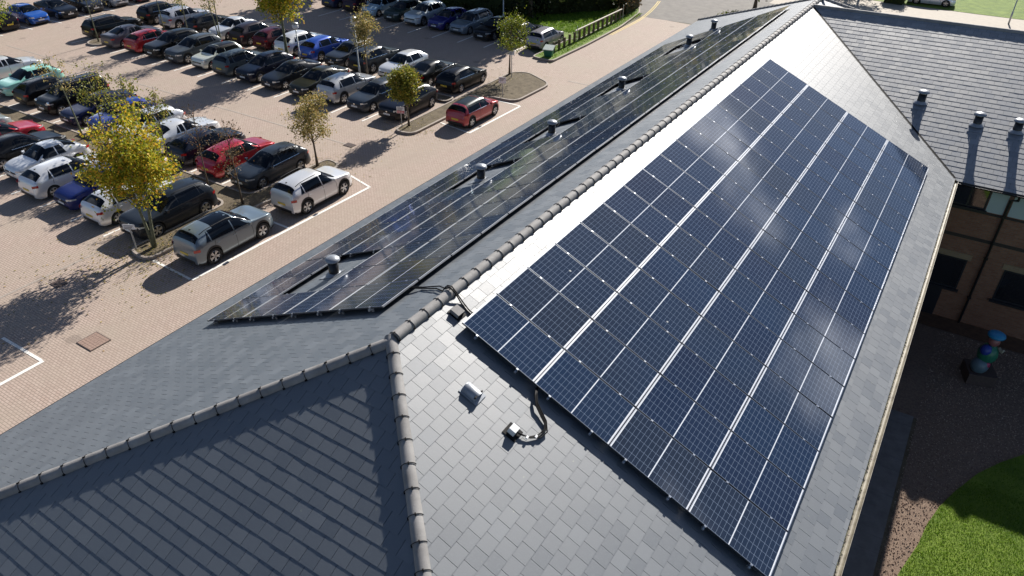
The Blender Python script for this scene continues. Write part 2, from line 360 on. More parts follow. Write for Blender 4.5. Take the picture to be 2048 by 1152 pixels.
# ---------------------------------------------------------------- courtyard
sheet('gravel_bed', rect(7.3,40,-30,20.2), CZ-.02, M['gravelbed'])
gb = [(12.52,14.7),(11.9,13.9),(11.3,12.95),(10.75,11.7),(10.42,10.8),(10.2,9.9),(10.08,9.0),(9.75,7.6),(9.6,5.5),(9.6,-20),(40,-20),(40,16.5),(18,16.5)]
gb = [(7.28+(x-7.28)*.978, -8.69+(y+8.69)*.978) for x, y in gb]
sheet('courtyard_lawn', gb, CZ+.01, M['grass'])
sheet('bark_strip', rect(7.3,40,20.1,21.1), CZ+.01, M['bark'])
path = struct('path', mesh('path', [(x,y,CZ-.012) for x,y in rect(7.4,9.25,-25,14.1)], [(0,1,2,3)], M['soil']))
slabm = [MB().box(-.293,.293,-.293,.293,-.03,.03+.004*k).mesh('slab', M['slab']) for k in range(3)]
for i in range(3):
    for j in range(30):
        o = link('slab', slabm[(i*7+j*5)%3], path, (7.66+i*.585, 13.8-j*.59, CZ)); o.rotation_euler = (random.gauss(0,.004), random.gauss(0,.004), random.gauss(0,.004))
V, F = [], []
def inpoly(x, y, P):
    c = False
    for i in range(len(P)):
        (x1,y1),(x2,y2) = P[i-1], P[i]
        if (y1 > y) != (y2 > y) and x < (x2-x1)*(y-y1)/(y2-y1)+x1: c = not c
    return c
for _ in range(14000):
    x = rng.uniform(9.2,13.5); y = rng.uniform(4,20)
    if inpoly(x, y, gb): continue
    s = rng.uniform(.012,.035); a = rng.uniform(0,6.3); b = len(V); z = CZ-.012
    V += [(x+s*math.cos(a),y+s*math.sin(a),z),(x+s*.7*math.cos(a+2),y+s*.7*math.sin(a+2),z),(x+s*.8*math.cos(a+4.1),y+s*.8*math.sin(a+4.1),z),(x+rng.normal()*s*.2,y+rng.normal()*s*.2,z+s*.8)]
    F += [(b,b+1,b+3),(b+1,b+2,b+3),(b+2,b,b+3)]
gm = mat('gravel_stone', (.3,.2,.15), .9); q = N(gm); q.out(q.ramp(q.n('NewGeometry').outputs['Random Per Island'], [(0,(.16,.10,.075)),(.6,(.34,.24,.18)),(1,(.55,.45,.36))]), 'Base Color')
o = stuff(link('gravel', mesh('gravel', V, F, gm))); tag(o, 'pinkish gravel chips spread between the courtyard path and the lawn', 'gravel')
def blades(name, label, fn, n, z, h, wd, m):
    V = np.zeros((n*3,3)); k = 0; F = []
    while k < n:
        x, y = fn()
        if x is None: continue
        a = rng.uniform(0,6.3); hh = h*rng.uniform(.5,1.2); lx, ly = rng.normal(0,.4*h,2)
        V[k*3] = (x-wd*math.cos(a),y-wd*math.sin(a),z); V[k*3+1] = (x+wd*math.cos(a),y+wd*math.sin(a),z); V[k*3+2] = (x+lx,y+ly,z+hh); F.append((3*k,3*k+1,3*k+2)); k += 1
    o = stuff(link(name, mesh(name, V, F, m))); tag(o, label, 'grass'); return o
M['blade'] = leaf('grass_blade', [(0,(.07,.15,.008)),(.6,(.14,.26,.015)),(1,(.28,.38,.04))])
def f1():
    x = rng.uniform(9.5,14); y = rng.uniform(5.5,15.5)
    return (x, y) if inpoly(x, y, gb) and not (y > 12 and rng.random() < .5) else (None, None)
blades('lawn_grass', 'bright green grass blades of the courtyard lawn, half in shade', f1, 42000, CZ+.01, .05, .008, M['blade'])
def f2():
    x = rng.uniform(-30,-20.6); y = rng.uniform(41.3,58)
    return (x, y) if (x > -22.1 or y > 48.4) else (None, None)
blades('verge_grass', 'yellow green grass on the verge behind the post and rail fence', f2, 16000, .07, .12, .03, M['blade'])

# ---------------------------------------------------------------- roof tiles
GA, TW = .26, .30
def clip(poly, hp):       # half plane a*x+b*y<=c
    a, b, c = hp; out = []
    for i in range(len(poly)):
        p, q = poly[i-1], poly[i]; dp, dq = a*p[0]+b*p[1]-c, a*q[0]+b*q[1]-c
        if (dp <= 0) != (dq <= 0):
            t = dp/(dp-dq); out.append((p[0]+(q[0]-p[0])*t, p[1]+(q[1]-p[1])*t))
        if dq <= 0: out.append(q)
    return out
STEP = .009
def tilemesh(poly, t0, t1, tint, V, F, A, lift=0., mtx=None):
    # poly in (a, t); top rises from .004 at t0 to .021 at t1
    n = len(poly); b = len(V)
    for a, t in poly:
        h = .004+STEP*(t-t0)/(t1-t0)+lift; V.append((a, t, h)); A.append(tint)
    for a, t in poly: V.append((a, t, -.012)); A.append(tint)
    F.append(tuple(b+i for i in range(n)))
    F += [(b+(i+1)%n, b+i, b+n+i, b+n+(i+1)%n) for i in range(n)]
def roof(parent, name, O, e, d, a0, a1, tmax, hps, near, m, keep=300, aoff=0.):
    """O origin on the ridge line, e horizontal unit, d down-slope unit; tiles in (a,t); near = point for choosing the single tiles"""
    e, d = Vector(e), Vector(d); n = e.cross(d)
    flip = n.z < 0
    if flip: n = -n
    Mx = Matrix((( e.x,d.x,n.x,O[0]),(e.y,d.y,n.y,O[1]),(e.z,d.z,n.z,O[2]),(0,0,0,1)))
    base = [(a0,0),(a1,0),(a1,tmax),(a0,tmax)]
    for h in hps: base = clip(base, h)
    V = [(a,t,-.015) for a,t in base]; f = tuple(range(len(V)))
    slope = link(name, mesh(name, V, [f[::-1] if flip else f], M['under']), parent, mw=Mx)
    inv = Mx.inverted(); cn = inv@Vector(near)
    tiles = []
    for k in range(int(math.ceil(tmax/GA))):
        t0, t1 = k*GA, min((k+1)*GA, tmax)
        off = (.5*TW if k % 2 else 0)+aoff+random.gauss(0,.006)
        i0 = int(math.floor((a0-off)/TW)); i1 = int(math.ceil((a1-off)/TW))
        for i in range(i0, i1):
            a = off+i*TW; r = [(a+.0034,t0-.01),(a+TW-.0034,t0-.01),(a+TW-.0034,t1+.012),(a+.0034,t1+.012)]
            if t0 < .01: r = [(x, max(t,0)) for x,t in r]
            r = clip(clip(r, (1,0,a1)), (-1,0,-a0)); p = r
            for h in hps: p = clip(p, h) if len(p) > 2 else p
            if len(p) < 3: continue
            ar = abs(sum(p[i-1][0]*p[i][1]-p[i][0]*p[i-1][1] for i in range(len(p))))/2
            if ar < .0015: continue
            tiles.append((p, t0, t1, a, ar > .98*TW*(GA+.018)))
    full = sorted([i for i, T in enumerate(tiles) if T[4]], key=lambda i: (tiles[i][3]+.15-cn.x)**2+(tiles[i][1]-cn.y)**2)[:keep]
    fs = set(full); V, F, A = [], [], []
    for i, T in enumerate(tiles):
        if i in fs: continue
        tilemesh(T[0], T[1], T[2], random.random(), V, F, A, random.gauss(0,.0004))
    if flip: F = [f[::-1] for f in F]
    o = stuff(link('roof_tile', mesh('roof_tiles', V, F, m, attr=A), slope))
    if keep:
        var = []
        for k in range(10):
            v, f, at = [], [], []
            tilemesh([(.0034,-.01),(TW-.0034,-.01),(TW-.0034,GA+.012),(.0034,GA+.012)], 0, GA, k/9, v, f, at)
            if flip: f = [x[::-1] for x in f]
            var.append(mesh('roof_tile', v, f, m, attr=at))
        for i in full:
            T = tiles[i]; link('roof_tile', random.choice(var), slope, (T[3], T[1], random.gauss(0,.0005)), (random.gauss(0,.0015), random.gauss(0,.0015), random.gauss(0,.003)))
    return slope
main = thing('school_building', 'long two storey building with hipped grey slate roof carrying both solar arrays', 'building', (0,0,0))
tR, tL = XE/CT, XL/CT
STEP = .0062
# right slope (a = y, t = down): between near hip and wing valley.  x = t*CT
roof(main, 'roof_slope', (0,0,ZR), (0,1,0), (CT,0,-ST), -9.2, YW, tR, [(-1,-CT,-Y0),(1,CT,YW)], (2.4,-2.2,ZR-1.1), M['slate'], 210, .055)
roof(main, 'roof_slope', (0,0,ZR), (0,1,0), (CT,0,-ST), YW, Y1+XE, tR, [(-1,CT,-YW),(1,-CT,Y1)], (2.4,-2.2,ZR-1.1), M['slate'], 0)
roof(main, 'roof_slope', (0,0,ZR), (0,1,0), (-CT,0,-ST), Y0-XL, Y1+XL, tL, [(-1,-CT,-Y0),(1,-CT,Y1)], (-2.5,-2.0,ZR-1.1), M['slate'], 45)
roof(main, 'roof_slope', (0,Y0,ZR), (1,0,0), (0,-CT,-ST), -XL, XE, tR, [(1,-CT,0),(-1,-CT,0)], (0,-4.0,ZR-1.3), M['slate'], 45)
roof(main, 'roof_slope', (0,Y1,ZR), (1,0,0), (0,CT,-ST), -XL, XE, tR, [(1,-CT,0),(-1,-CT,0)], (0,34,ZR-1.3), M['slate'], 0)
wing = thing('wing_building', 'dark brick side wing under a slate roof carrying three vent cowls', 'building', (0,0,0))
XW = 26.; STEP = .0055
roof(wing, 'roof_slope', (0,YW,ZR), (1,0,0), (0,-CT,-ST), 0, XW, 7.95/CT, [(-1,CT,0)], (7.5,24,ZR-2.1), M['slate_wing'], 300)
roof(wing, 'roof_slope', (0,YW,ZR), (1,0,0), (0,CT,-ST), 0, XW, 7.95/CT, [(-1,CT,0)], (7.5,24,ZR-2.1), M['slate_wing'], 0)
STEP = .009
# ridge and hip tiles
def ridge_mesh(L=.425, r0=.110, r1=.116, m=None):
    n = 12; V = []
    prof = [(0,r1),(L,r0)]
    for y, r in prof:
        for k in range(n+1):
            a = math.pi*(k/n)*1.10-.05*math.pi; V.append((r*math.cos(a), y, r*math.sin(a)*.92))
    F = [(i*(n+1)+k, i*(n+1)+k+1, (i+1)*(n+1)+k+1, (i+1)*(n+1)+k) for i in range(len(prof)-1) for k in range(n)]
    b = len(V); V += [tuple(v) for v in V[:n+1]]+[(v[0]*.86, v[1], v[2]*.86) for v in V[:n+1]]; F += [(b+k+1,b+k,b+n+1+k,b+n+2+k) for k in range(n)]
    F = [f[::-1] for f in F]
    return mesh('ridge_tile', V, F, m or M['ridge'], True)
rm = ridge_mesh()
cm = MB().tube([(.120*math.cos(a), .02, .111*math.sin(a)) for a in [math.pi*(k/12) for k in range(13)]], .006, 5, False)
cm.box(-.010,.010,-.015,.04,.106,.119); cm.box(.112,.134,-.01,.03,-.02,.01); cm.box(-.134,-.112,-.01,.03,-.02,.01)
cm = cm.mesh('ridge_clip', M['clip'])
def ridge_run(parent, A, B, dz=.0, clips=True, step=.42):
    A, B = Vector(A), Vector(B); d = (B-A); L = d.length; d.normalize()
    x = Vector((0,0,1)).cross(d); x = -x.normalized() if x.length else Vector((1,0,0)); x = d.cross(Vector((0,0,1))).normalized(); z = x.cross(d)
    for i in range(int(L/step)+1):
        p = A+d*i*step+Vector((0,0,dz)); rr = Matrix.Rotation(random.gauss(0,.007),4,'Z')@Matrix.Rotation(random.gauss(0,.02),4,'Y')
        Mx = Matrix(((x.x,d.x,z.x,p.x),(x.y,d.y,z.y,p.y),(x.z,d.z,z.z,p.z),(0,0,0,1)))@rr
        o = link('ridge_tile', rm, parent, mw=Mx)
        if clips: link('ridge_clip', cm, o)
# lowest tile laid first: collars face down the hip, so run from the eave up to the ridge
def hip(parent, top, bot): ridge_run(parent, bot, top, -.028)
ridge_run(main, (0,Y0-.05,ZR), (0,Y1,ZR), -.012)
hip(main, (0,Y0-.12,ZR-.03), (XE+.3,Y0-XE-.3,ZR-(XE+.3)*K))
hip(main, (0,Y0-.12,ZR-.03), (-XL,Y0-XL,ZR-XL*K))
ridge_run(main, (-XL,Y1+XL,ZR-XL*K), (0,Y1,ZR-.02)); ridge_run(main, (XE,Y1+XE,ZR-XE*K), (0,Y1,ZR-.02))
ridge_run(wing, (XW,YW,ZR), (.25,YW,ZR), -.03, False)
# valley gutter
v = MB()
for s_ in (-1,1): v.add([(0,YW-.0,ZR+.012),(XE,YW-XE,ZR-XE*K+.012),(XE+.035*s_,YW-XE+.035*s_,ZR-XE*K+.03),(.035*s_,YW+.035*s_,ZR+.03)], [(0,1,2,3)] if s_ < 0 else [(3,2,1,0)])
v.obj('valley_gutter', M['clip'], main)
# walls
EZ = ZR-XE*K; EL = ZR-XL*K
wl = MB(); wl.box(-8.2,-7.9,Y0-8,Y1+8,-.02,EL-.05); wl.box(7.1,7.35,Y0-8,20.9,CZ-.02,EZ-.1); wl.box(-7.9,7.1,Y0-8,Y0-7.7,CZ-.02,EL-.05); wl.box(-7.9,7.1,Y1+7.7,Y1+8,-.02,EL-.05)
wl.obj('wall', M['wall'], main)
ws = MB().box(7.35,XW-.3,21.1,21.4,CZ-.02,EZ-.05); ws.box(7.35,XW-.3,35.8,36.1,-.02,EZ-.05); ws.box(XW-.3,XW,21.1,36.1,CZ-.02,EZ-.05); ws.obj('wall', M['wall'], wing)
# soffit and fascia, gutters
f = MB().box(7.36,XE+.0,Y0-7.6,YW-XE+.1,EZ-.16,EZ-.06); f.box(-XL+.02,-8.21,Y0-8.6,Y1+8.4,EL-.16,EL-.05); f.box(-7.9,7.3,Y0-8.6,Y0-8.01,EL-.16,EL-.05)
f.obj('soffit', M['fascia'], main)
f = MB().box(XE+.12,XW,YW-7.93,21.09,EZ-.16,EZ-.06); f.obj('soffit', M['fascia'], wing)
def gutter(parent, A, B, m, r=.07, gaps=()):
    A, B = Vector(A), Vector(B); d = (B-A).normalized(); x = d.cross(Vector((0,0,1))).normalized()
    n = 8; L = (B-A).length; st = int(L/2.4)+1
    for i in range(st):
        p, q = A+d*i*L/st, A+d*((i+1)*L/st-.006); V = []
        for rr in (r, r-.008):
            for c in (p, q):
                for k in range(n+1):
                    a = math.pi+math.pi*k/n; V.append(c+x*math.cos(a)*rr+Vector((0,0,math.sin(a)*rr)))
        F = [(k,k+1,n+1+k+1,n+1+k) for k in range(n)]+[(2*n+2+k+1,2*n+2+k,3*n+3+k,3*n+3+k+1) for k in range(n)]
        F += [(0,n+1,3*n+3,2*n+2),(n,2*n+1,4*n+3,3*n+2)]
        g = link('gutter', mesh('gutter', V, F, m), parent)
        MB().box(-.012,.012,-r-.004,r+.004,-r-.004,-r+.014, Matrix.Translation(q)@Matrix(((d.x,x.x,0,0),(d.y,x.y,0,0),(0,0,1,0),(0,0,0,1)))).obj('gutter_bracket', M['fascia'] if m is not M['gutterbeige'] else M['kerb'], g)
gutter(main, (XE+.07,Y0-8,EZ-.03), (XE+.07,YW-XE-.1,EZ-.03), M['gutterbeige'], .075)
gutter(main, (-XL-.05,Y0-8.7,EL-.05), (-XL-.05,Y1+8.8,EL-.05), M['gutterdark'], .06)
gutter(wing, (XE+.1,YW-8.03,EZ-.06), (XW,YW-8.03,EZ-.06), M['gutterdark'], .07)
# lichen clumps along the inner edge of the right gutter
V, F = [], []
for _ in range(900):
    y = rng.uniform(Y0-8,YW-XE); x = XE+.005+abs(rng.normal(0,.012)); s = rng.uniform(.006,.02); b = len(V); z = EZ-.01
    V += [(x-s,y-s,z),(x+s,y-s,z),(x+s,y+s,z),(x-s,y+s,z),(x,y,z+s)]; F += [(b,b+1,b+4),(b+1,b+2,b+4),(b+2,b+3,b+4),(b+3,b,b+4)]
o = stuff(link('gutter_moss', mesh('gutter_moss', V, F, noisy('moss', (.35,.32,.2), (.15,.15,.08), 20, .9, 0)), main))
# wing wall details
YWF = 21.1
def window(parent, x0, x1, z0, z1, nm=1, sill=True):
    w_ = MB(); t = .06
    w_.box(x0,x1,YWF-.02,YWF+.06,z0,z0+t); w_.box(x0,x1,YWF-.02,YWF+.06,z1-t,z1); w_.box(x0,x0+t,YWF-.02,YWF+.06,z0+t,z1-t); w_.box(x1-t,x1,YWF-.02,YWF+.06,z0+t,z1-t)
    for k in range(1, nm): xx = x0+(x1-x0)*k/nm; w_.box(xx-.03,xx+.03,YWF-.018,YWF+.06,z0+t,z1-t)
    fr = w_.obj('window', M['frame_dark'], parent)
    MB().box(x0+t,x1-t,YWF-.008,YWF-.002,z0+t,z1-t).obj('pane', M['winglass'], fr)
    if sill: MB().box(x0-.08,x1+.08,YWF-.12,YWF-.002,z0-.09,z0-.003).obj('sill', M['frame_dark'], fr)
for x0 in (8.1,10.55,13.0,15.45,17.9,20.3): window(wing, x0, x0+1.2, ZR-8.2, ZR-6.86); MB().box(x0-.1,x0+1.3,YWF-.025,YWF-.001,ZR-6.85,ZR-6.62).obj('lintel', M['buff'], wing)
window(wing, 7.95, 9.17, ZR-4.7, EZ-.17, 2, True)
yp = MB().box(8.45,9.05,YWF-.0075,YWF-.001,ZR-4.62,EZ-.26).obj('painted_reflection', noisy('yellow_reflection_paint', (.26,.22,.07), (.2,.13,.07), 3, .6, 0), wing)  # yellow reflection in the window glass, painted as a coloured panel
for i in range(6): 
    x0 = 9.2+i*2.45; MB().box(x0,x0+.56,YWF-.03,YWF-.001,ZR-4.74,EZ-.17).obj('cladding_panel', M['panelgreen'], wing); MB().box(x0+.72,x0+1.75,YWF-.03,YWF-.001,ZR-4.74,EZ-.17).obj('cladding_panel', M['panelgreen'], wing)
    if i: window(wing, x0-.65, x0-.03, ZR-4.72, EZ-.17)
MB().box(7.4,XW-.3,YWF-.03,YWF-.001,ZR-5.98,ZR-5.86).obj('string_course', M['fascia'], wing)
MB().box(7.4,XW-.3,YWF-.035,YWF-.001,ZR-4.86,ZR-4.78).obj('string_course', M['fascia'], wing)
dp = MB().tube([(10.0,YW-8.03,EZ-.11),(10.0,YW-8.03,EZ-.25),(9.83,YWF-.09,EZ-.48),(9.83,YWF-.09,CZ)], .045, 10)
for z in (4.2,2.4,.6): dp.box(9.76,9.9,YWF-.14,YWF-.002,z,z+.05)
dp.obj('downpipe', M['gutterdark'], wing)
dp = MB().tube([(XE+.07,5.31,EZ-.1),(XE+.07,5.31,EZ-.2),(7.45,5.31,EZ-.5),(7.45,5.31,CZ)], .04, 8); dp.obj('downpipe', M['gutterdark'], main)
for y in (-5,-1,3,8,12,16): MB().box(7.352,7.37,y,y+1.6,.1,1.4).obj('window', M['winglass'], main); MB().box(7.352,7.37,y,y+1.6,3.1,4.4).obj('window', M['winglass'], main)
for y in range(-6,36,4): MB().box(-8.22,-8.202,y,y+1.8,.9,2.2).obj('window', M['winglass'], main); MB().box(-8.22,-8.202,y,y+1.8,3.3,4.5).obj('window', M['winglass'], main)
sh = MB().box(8.15,8.85,YWF-.05,YWF-.002,CZ,CZ+1.4).obj('door', M['frame_dark'], wing)

# ---------------------------------------------------------------- solar arrays
PW, PH, PU, PV_ = 1.134, 1.722, 1.161, 1.742
fm = MB()
for sx in (-1,1): fm.box(min(sx*PW/2,sx*(PW/2-.011)), max(sx*PW/2,sx*(PW/2-.011)), -PH/2, PH/2, -.035, .0)
for sy in (-1,1): fm.box(-PW/2+.011, PW/2-.011, min(sy*PH/2,sy*(PH/2-.014)), max(sy*PH/2,sy*(PH/2-.014)), -.035, .0)
framem = fm.mesh('frame', M['alu']); framem.materials.append(mat('dark_anodised', (.10,.11,.13), .35, .8))
for p_ in framem.polygons[:12]: p_.material_index = 1
glassm = MB().box(-PW/2+.011,PW/2-.011,-PH/2+.014,PH/2-.014,-.006,-.0015).mesh('glass', M['pv'])
backm = MB().box(-PW/2+.012,PW/2-.012,-PH/2+.015,PH/2-.015,-.012,-.0062).mesh('backsheet', M['dark_frame'])
clampm = MB().box(-.017,.017,-.022,.022,-.03,.006).mesh('panel_clamp', M['galv'])
def array(side, label, s0, y0, nu, nv, skip, lift):
    t = thing('solar_array', label, 'solar panels', (0,y0,ZR)); sg = side
    d = Vector((sg*CT,0,-ST)); e = Vector((0,1,0)); n = Vector((sg*ST,0,CT))
    # local x along ridge, local y down the slope; keep right handed
    if e.cross(d).z > 0: ex = e
    else: ex = -e
    Mb = lambda p: Matrix(((ex.x,d.x,n.x,p.x),(ex.y,d.y,n.y,p.y),(ex.z,d.z,n.z,p.z),(0,0,0,1)))
    P = lambda u, v, h=0: e*(u*PU)+d*(s0+v*PV_)+n*(lift+h)
    for i in range(nu):
        for j in range(nv):
            if (i,j) in skip: continue
            p = P(i+.5, j+.5); Mx = Mb(p)@Matrix.Rotation(random.gauss(0,.0032),4,'X')@Matrix.Rotation(random.gauss(0,.004),4,'Y')
            o = link('solar_panel', framem, t, mw=Mx); link('glass', glassm, o)
    for i in range(nu+1):
        for j in range(nv):
            if (i,j) in skip and (i-1,j) in skip: continue
            if (i-1,j) in skip and i == nu: continue
            for v in (.22,.78): link('panel_clamp', clampm, t, mw=Mb(P(i, j+v, .001) + e*(-.0 if 0 < i < nu else (.004 if i == 0 else -.004))))
    for j in range(nv):
        for v in (.22,.78):
            # rails, broken at the openings
            runs = []; st = None
            for i in range(nu+1):
                on = i < nu and (i,j) not in skip
                if on and st is None: st = i
                if not on and st is not None: runs.append((st,i)); st = None
            for a, b in runs:
                A, B = P(a,j+v,-.055)-e*.05, P(b,j+v,-.055)+e*.05
                Mx = Mb((A+B)/2); L = (B-A).length/2
                MBo = MB().box(-L,L,-.02,.02,-.018,.018).mesh('rail', M['galv']); r_ = link('rail', MBo, t, mw=Mx)
                if a == 0: pass
    # hooks showing at the near edge
    hk = MB().box(-.014,.014,-.02,.02,-lift+.02,-.07).mesh('roof_hook', M['galv'])
    for i in [0,.9]+[k for k in range(2,nu,2)]:
        for j in range(nv):
            for v in (.22,.78):
                ii = min(int(i),nu-1)
                if (ii,j) in skip: continue
                link('roof_hook', hk, t, mw=Mb(P(i+.04,j+v)))
    return t
array(1, 'large solar array of seventeen columns facing right, on the bright sunlit slope', .639, 0, 17, 4, set(), .15)
sk_ = {(1,2),(2,2),(7,2),(8,2),(11,2),(12,2),(16,2),(17,2),(22,2),(23,2)}
array(-1, 'long dark solar array on the left slope, with openings around the vent cowls', 1.27, -.133, 26, 4, sk_, .15)

# ---------------------------------------------------------------- roof furniture
def onslope(side, x, y=0): return ZR-abs(x)*K
def cowl(x, y, z, face, label, h=.5, sc=1.12):
    t = thing('vent_cowl', label, 'roof vent', (x,y,z), 0, 'vent cowls on the roofs')
    MB().lathe([(.0,-.25),(.125*sc,-.25),(.12*sc,h-.1),(.10*sc,h-.1),(0,h-.1)], 20).obj('pipe', M['gutterdark'], t, True)
    g = MB()
    for k in range(10):
        a = 2*math.pi*k/10; g.box(.095*sc,.115*sc,-.008,.008,h-.11,h-.02, Matrix.Rotation(a,4,'Z'))
    g.obj('louvre', M['gutterdark'], t)
    MB().lathe([(.0,h+.065),(.06*sc,h+.06),(.14*sc,h+.03),(.175*sc,h-.015),(.178*sc,h-.045),(.165*sc,h-.045),(.13*sc,h-.005),(0,h)], 24).obj('cap', M['lead'], t, True)
    n, d, e = face
    Mx = Matrix(((e.x,d.x,n.x,0),(e.y,d.y,n.y,0),(e.z,d.z,n.z,0),(0,0,0,1)))
    fl = MB().box(-.2*sc,.2*sc,-.2,.40,.016,.024, Mx); fl.obj('flashing', M['lead'], t)
    MB().lathe([(.21*sc,.0),(.15*sc,.08),(.127*sc,.10)], 20).obj('collar', M['lead'], t, True)
fL = (Vector((-ST,0,CT)), Vector((-CT,0,-ST)), Vector((0,1,0)).cross(Vector((0,0,0))) if 0 else Vector((0,-1,0)))
fW = (Vector((0,-ST,CT)), Vector((0,-CT,-ST)), Vector((1,0,0)))
labs = ['vent cowl nearest the camera, standing in the first opening of the left solar array','second vent cowl up the left solar array, beyond the nearest one','third vent cowl along the left solar array','fourth vent cowl along the left solar array','fifth vent cowl, close to the far left corner of the left array','farthest small vent cowl beyond the left solar array, near the bush']
for (y, lb) in zip((2.3,9.05,13.65,19.6,27.4,31.0), labs): cowl(-5.2, y, ZR-5.2*K, fL, lb)
for (x, y, lb) in [(5.85,23.98,'single vent cowl on the wing roof nearest the valley'),(7.98,23.36,'middle of the three vent cowls on the wing roof'),(9.3,23.38,'rightmost vent cowl on the wing roof, at the edge of the frame')]:
    cowl(x, y, ZR-(YW-y)*K, fW, lb, .47, 1.25)
def slopeM(x, y, rz=0, dz=.02):
    n, d, e = Vector((ST,0,CT)), Vector((CT,0,-ST)), Vector((0,1,0))
    p = Vector((x,y,ZR-x*K))+n*dz
    return Matrix(((e.x,d.x,n.x,p.x),(e.y,d.y,n.y,p.y),(e.z,d.z,n.z,p.z),(0,0,0,1)))@Matrix.Rotation(rz,4,'Z')
# hooded tile vent (half barrel)
t = thing('hooded_roof_vent', 'grey half-round hooded roof vent on the tiles below the ridge corner', 'roof vent'); t.matrix_world = slopeM(1.52,-.98)
n_ = 12; V = []
for yy, r in ((-.15,.095),(-.13,.12),(.17,.125)):
    for k in range(n_+1): a = math.pi*k/n_; V.append((r*math.cos(a), yy, r*math.sin(a)))
F = [(i*(n_+1)+k,i*(n_+1)+k+1,(i+1)*(n_+1)+k+1,(i+1)*(n_+1)+k) for i in range(2) for k in range(n_)]+[tuple(range(n_+1))]
link('hood', mesh('hood', V, F, M['lead'], True), t); MB().box(-.11,.11,.13,.16,.0,.11).obj('grille', M['clip'], t); MB().box(-.15,.15,-.17,.24,-.01,.006).obj('flange', M['lead'], t)
# small square vent near the ridge
t = thing('box_vent', 'small square box vent on the tiles beside the cables near the ridge', 'roof vent'); t.matrix_world = slopeM(.36,.22)
MB().box(-.10,.10,-.10,.10,.0,.085).obj('cover', M['ridge'], t); MB().box(-.13,.13,-.13,.15,-.012,.004).obj('flange', M['clip'], t); MB().box(-.09,.09,.101,.108,.01,.07).obj('grille', M['clip'], t)
# cable entry gland with conduit loop
t = thing('cable_entry', 'grey cable entry box with a black conduit looping under the right array', 'cable box'); t.matrix_world = slopeM(2.42,-1.05)
MB().box(-.075,.075,-.06,.08,.0,.13).obj('box', M['white'], t); MB().box(-.14,.14,-.12,.16,-.01,.006).obj('flange', M['clip'], t)
cb = MB(); 
for k, off in enumerate((0,.035,-.03)):
    cb.tube([(.02,.05+off*.3,.05),(.05,.16,.04+off*.3),(.12,.30+off*.4,.035),(.28,.42+off,.035),(.46,.44+off,.04),(.60+off,.34,.04),(.68+off,.18,.05),(.76+off,.02,.07),(.90+off,-.10,.08),(1.06+off,-.18,.08)], .013, 8)
cb.obj('conduit', M['clip'], t, True)
for y_, s_ in ((.27,.10),(.38,.24)): MB().box(s_-.05,s_+.01,y_-.02,y_+.02,.03,.062).obj('cable_clip', M['white'], t)
# cables over the ridge
t = thing('solar_cable', 'pair of black cables running over the ridge between the two arrays', 'cable')
for off in (0,.05):
    pts = [(-1.25,.72+off,ZR-1.25*K+.12),(-.95,.78+off,ZR-.95*K+.05),(-.45,.66+off*2,ZR-.45*K+.07),(-.18,.52+off*2,ZR-.02),(-.08,.50+off,ZR+.13),(.03,.50+off,ZR+.152),(.14,.50+off*.6,ZR+.07),(.3,.47+off,ZR-.3*K+.04),(.47,.42+off,ZR-.47*K+.035),(.62,.40+off,ZR-.62*K+.05),(.8,.40+off,ZR-.8*K+.1)]
    MB().tube(pts, .014, 8).obj('cable', M['clip'], t, True)
MB().box(-.05,.05,-.075,.075,-.01,.012, slopeM(.62,.42,0,.05)).obj('cable_clip', M['clip'], t)
